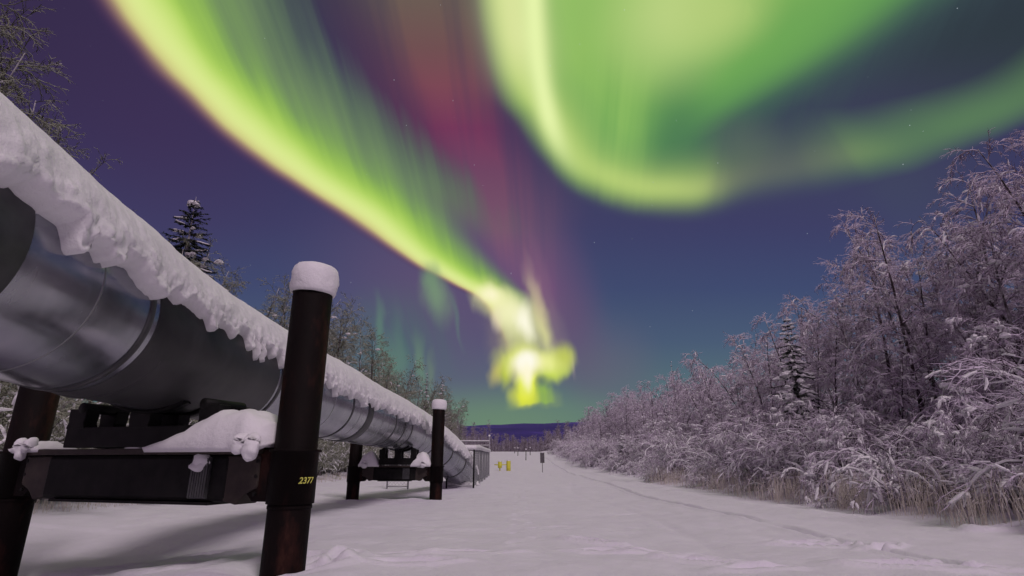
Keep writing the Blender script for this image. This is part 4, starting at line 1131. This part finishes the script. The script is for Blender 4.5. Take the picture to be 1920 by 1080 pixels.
for (x, y, sx, sy, sz) in ((-2.3, 29.4, .5, .4, .25), (-3.3, 29.2, .6, .4, .28), (-2.8, 30.6, .9, .6, .3), (-1.95, 31, .3, .8, .22)):
    mb.blob((x, y, gz(x, y) + .02), sx, sy, sz, n=14, seed=x)
tag(mb.build('snow_heap', M_snow), 'low lumpy snow drift inside the fence around the buried end of the pipe', 'snow')

# ------------------------------------------------------------------ marker sign, small stakes, yellow barrier
mx, my = 3.0, 58.0; g = gz(mx, my)
S_ = empty('marker_sign', (mx, my, g), 'grey upright marker board on a thin post in the middle of the track', 'sign')
mb = MB(); mb.tube([(0, 0, -.2), (0, 0, 1.8)], .03, 8); mb.build('post', M_sign, S_)
mb = MB(); mb.box((0, -.045, 1.38), (.42, .04, .98)); mb.build('board', M_sign, S_, sm=False, bevel=.01)
mb = MB(); mb.blob((0, -.03, 1.9), .2, .07, .07, n=12); mb.build('snow_top', M_snow, S_)
for i, (px_, yy, h_, lb) in enumerate(((971, 118, 1.5, 'far dark stake left of the other stakes, beyond the yellow barrier'), (986, 96, 1.7, 'taller far stake halfway between barrier and marker board'), (994, 122, 1.5, 'far snow-topped stake just left of the marker board'), (965, 135, 1.2, 'faintest far stake beside the end of the wood'))):
    x = (px_ - 960) / 1050 * yy * .96; g = gz(x, yy)
    S2 = empty('stake', (x, yy, g), lb, 'stake', 'far stakes in the track')
    mb = MB(); mb.tube([(0, 0, -.2), (.02, 0, h_)], .07, 8); mb.build('shaft', M_sign, S2)
    mb = MB(); mb.blob((.02, 0, h_ + .05), .14, .12, .12, n=10); mb.build('snow_top', M_snow, S2)
by = 62.0
bx = lambda p: (p - 960) / 1050 * by * .962
g = gz(bx(945), by)
Bq = empty('yellow_barrier', (bx(945), by, g), 'low yellow barrier of two upright drums joined by a bar, left of the track', 'barrier')
for xx, w_, z0_, z1_ in ((bx(937.5), .42, .28, .92), (bx(953.5), .46, -.1, 1.0)):
    mb = MB(); r_b = w_ / 2
    mb.lathe([(r_b * .9, z0_), (r_b, z0_ + .03), (r_b, z0_ + (z1_ - z0_) * .33), (r_b * 1.05, z0_ + (z1_ - z0_) * .35), (r_b, z0_ + (z1_ - z0_) * .38), (r_b, z1_ - .03), (r_b * .9, z1_), (.01, z1_)], (xx - bx(945), 0, 0), 20)
    mb.build('drum', M_yellow, Bq)
    mb = MB(); mb.blob((xx - bx(945), 0, z1_ + .02), r_b * .9, r_b * .9, .07, n=10); mb.build('snow_top', M_snow, Bq)
mb = MB(); mb.tube([(bx(927) - bx(945), 0, .62), (bx(957) - bx(945), 0, .62)], .045, 8); mb.build('bar', M_yellow, Bq)
mb = MB(); mb.tube([(bx(937.5) - bx(945), 0, -.1), (bx(937.5) - bx(945), 0, .35)], .06, 8); mb.build('leg', M_yellow, Bq)
for o in [x for x in COL.objects if x.parent is None and x.location.z < -400]:
    for c in list(o.children): bpy.data.objects.remove(c)
    bpy.data.objects.remove(o)
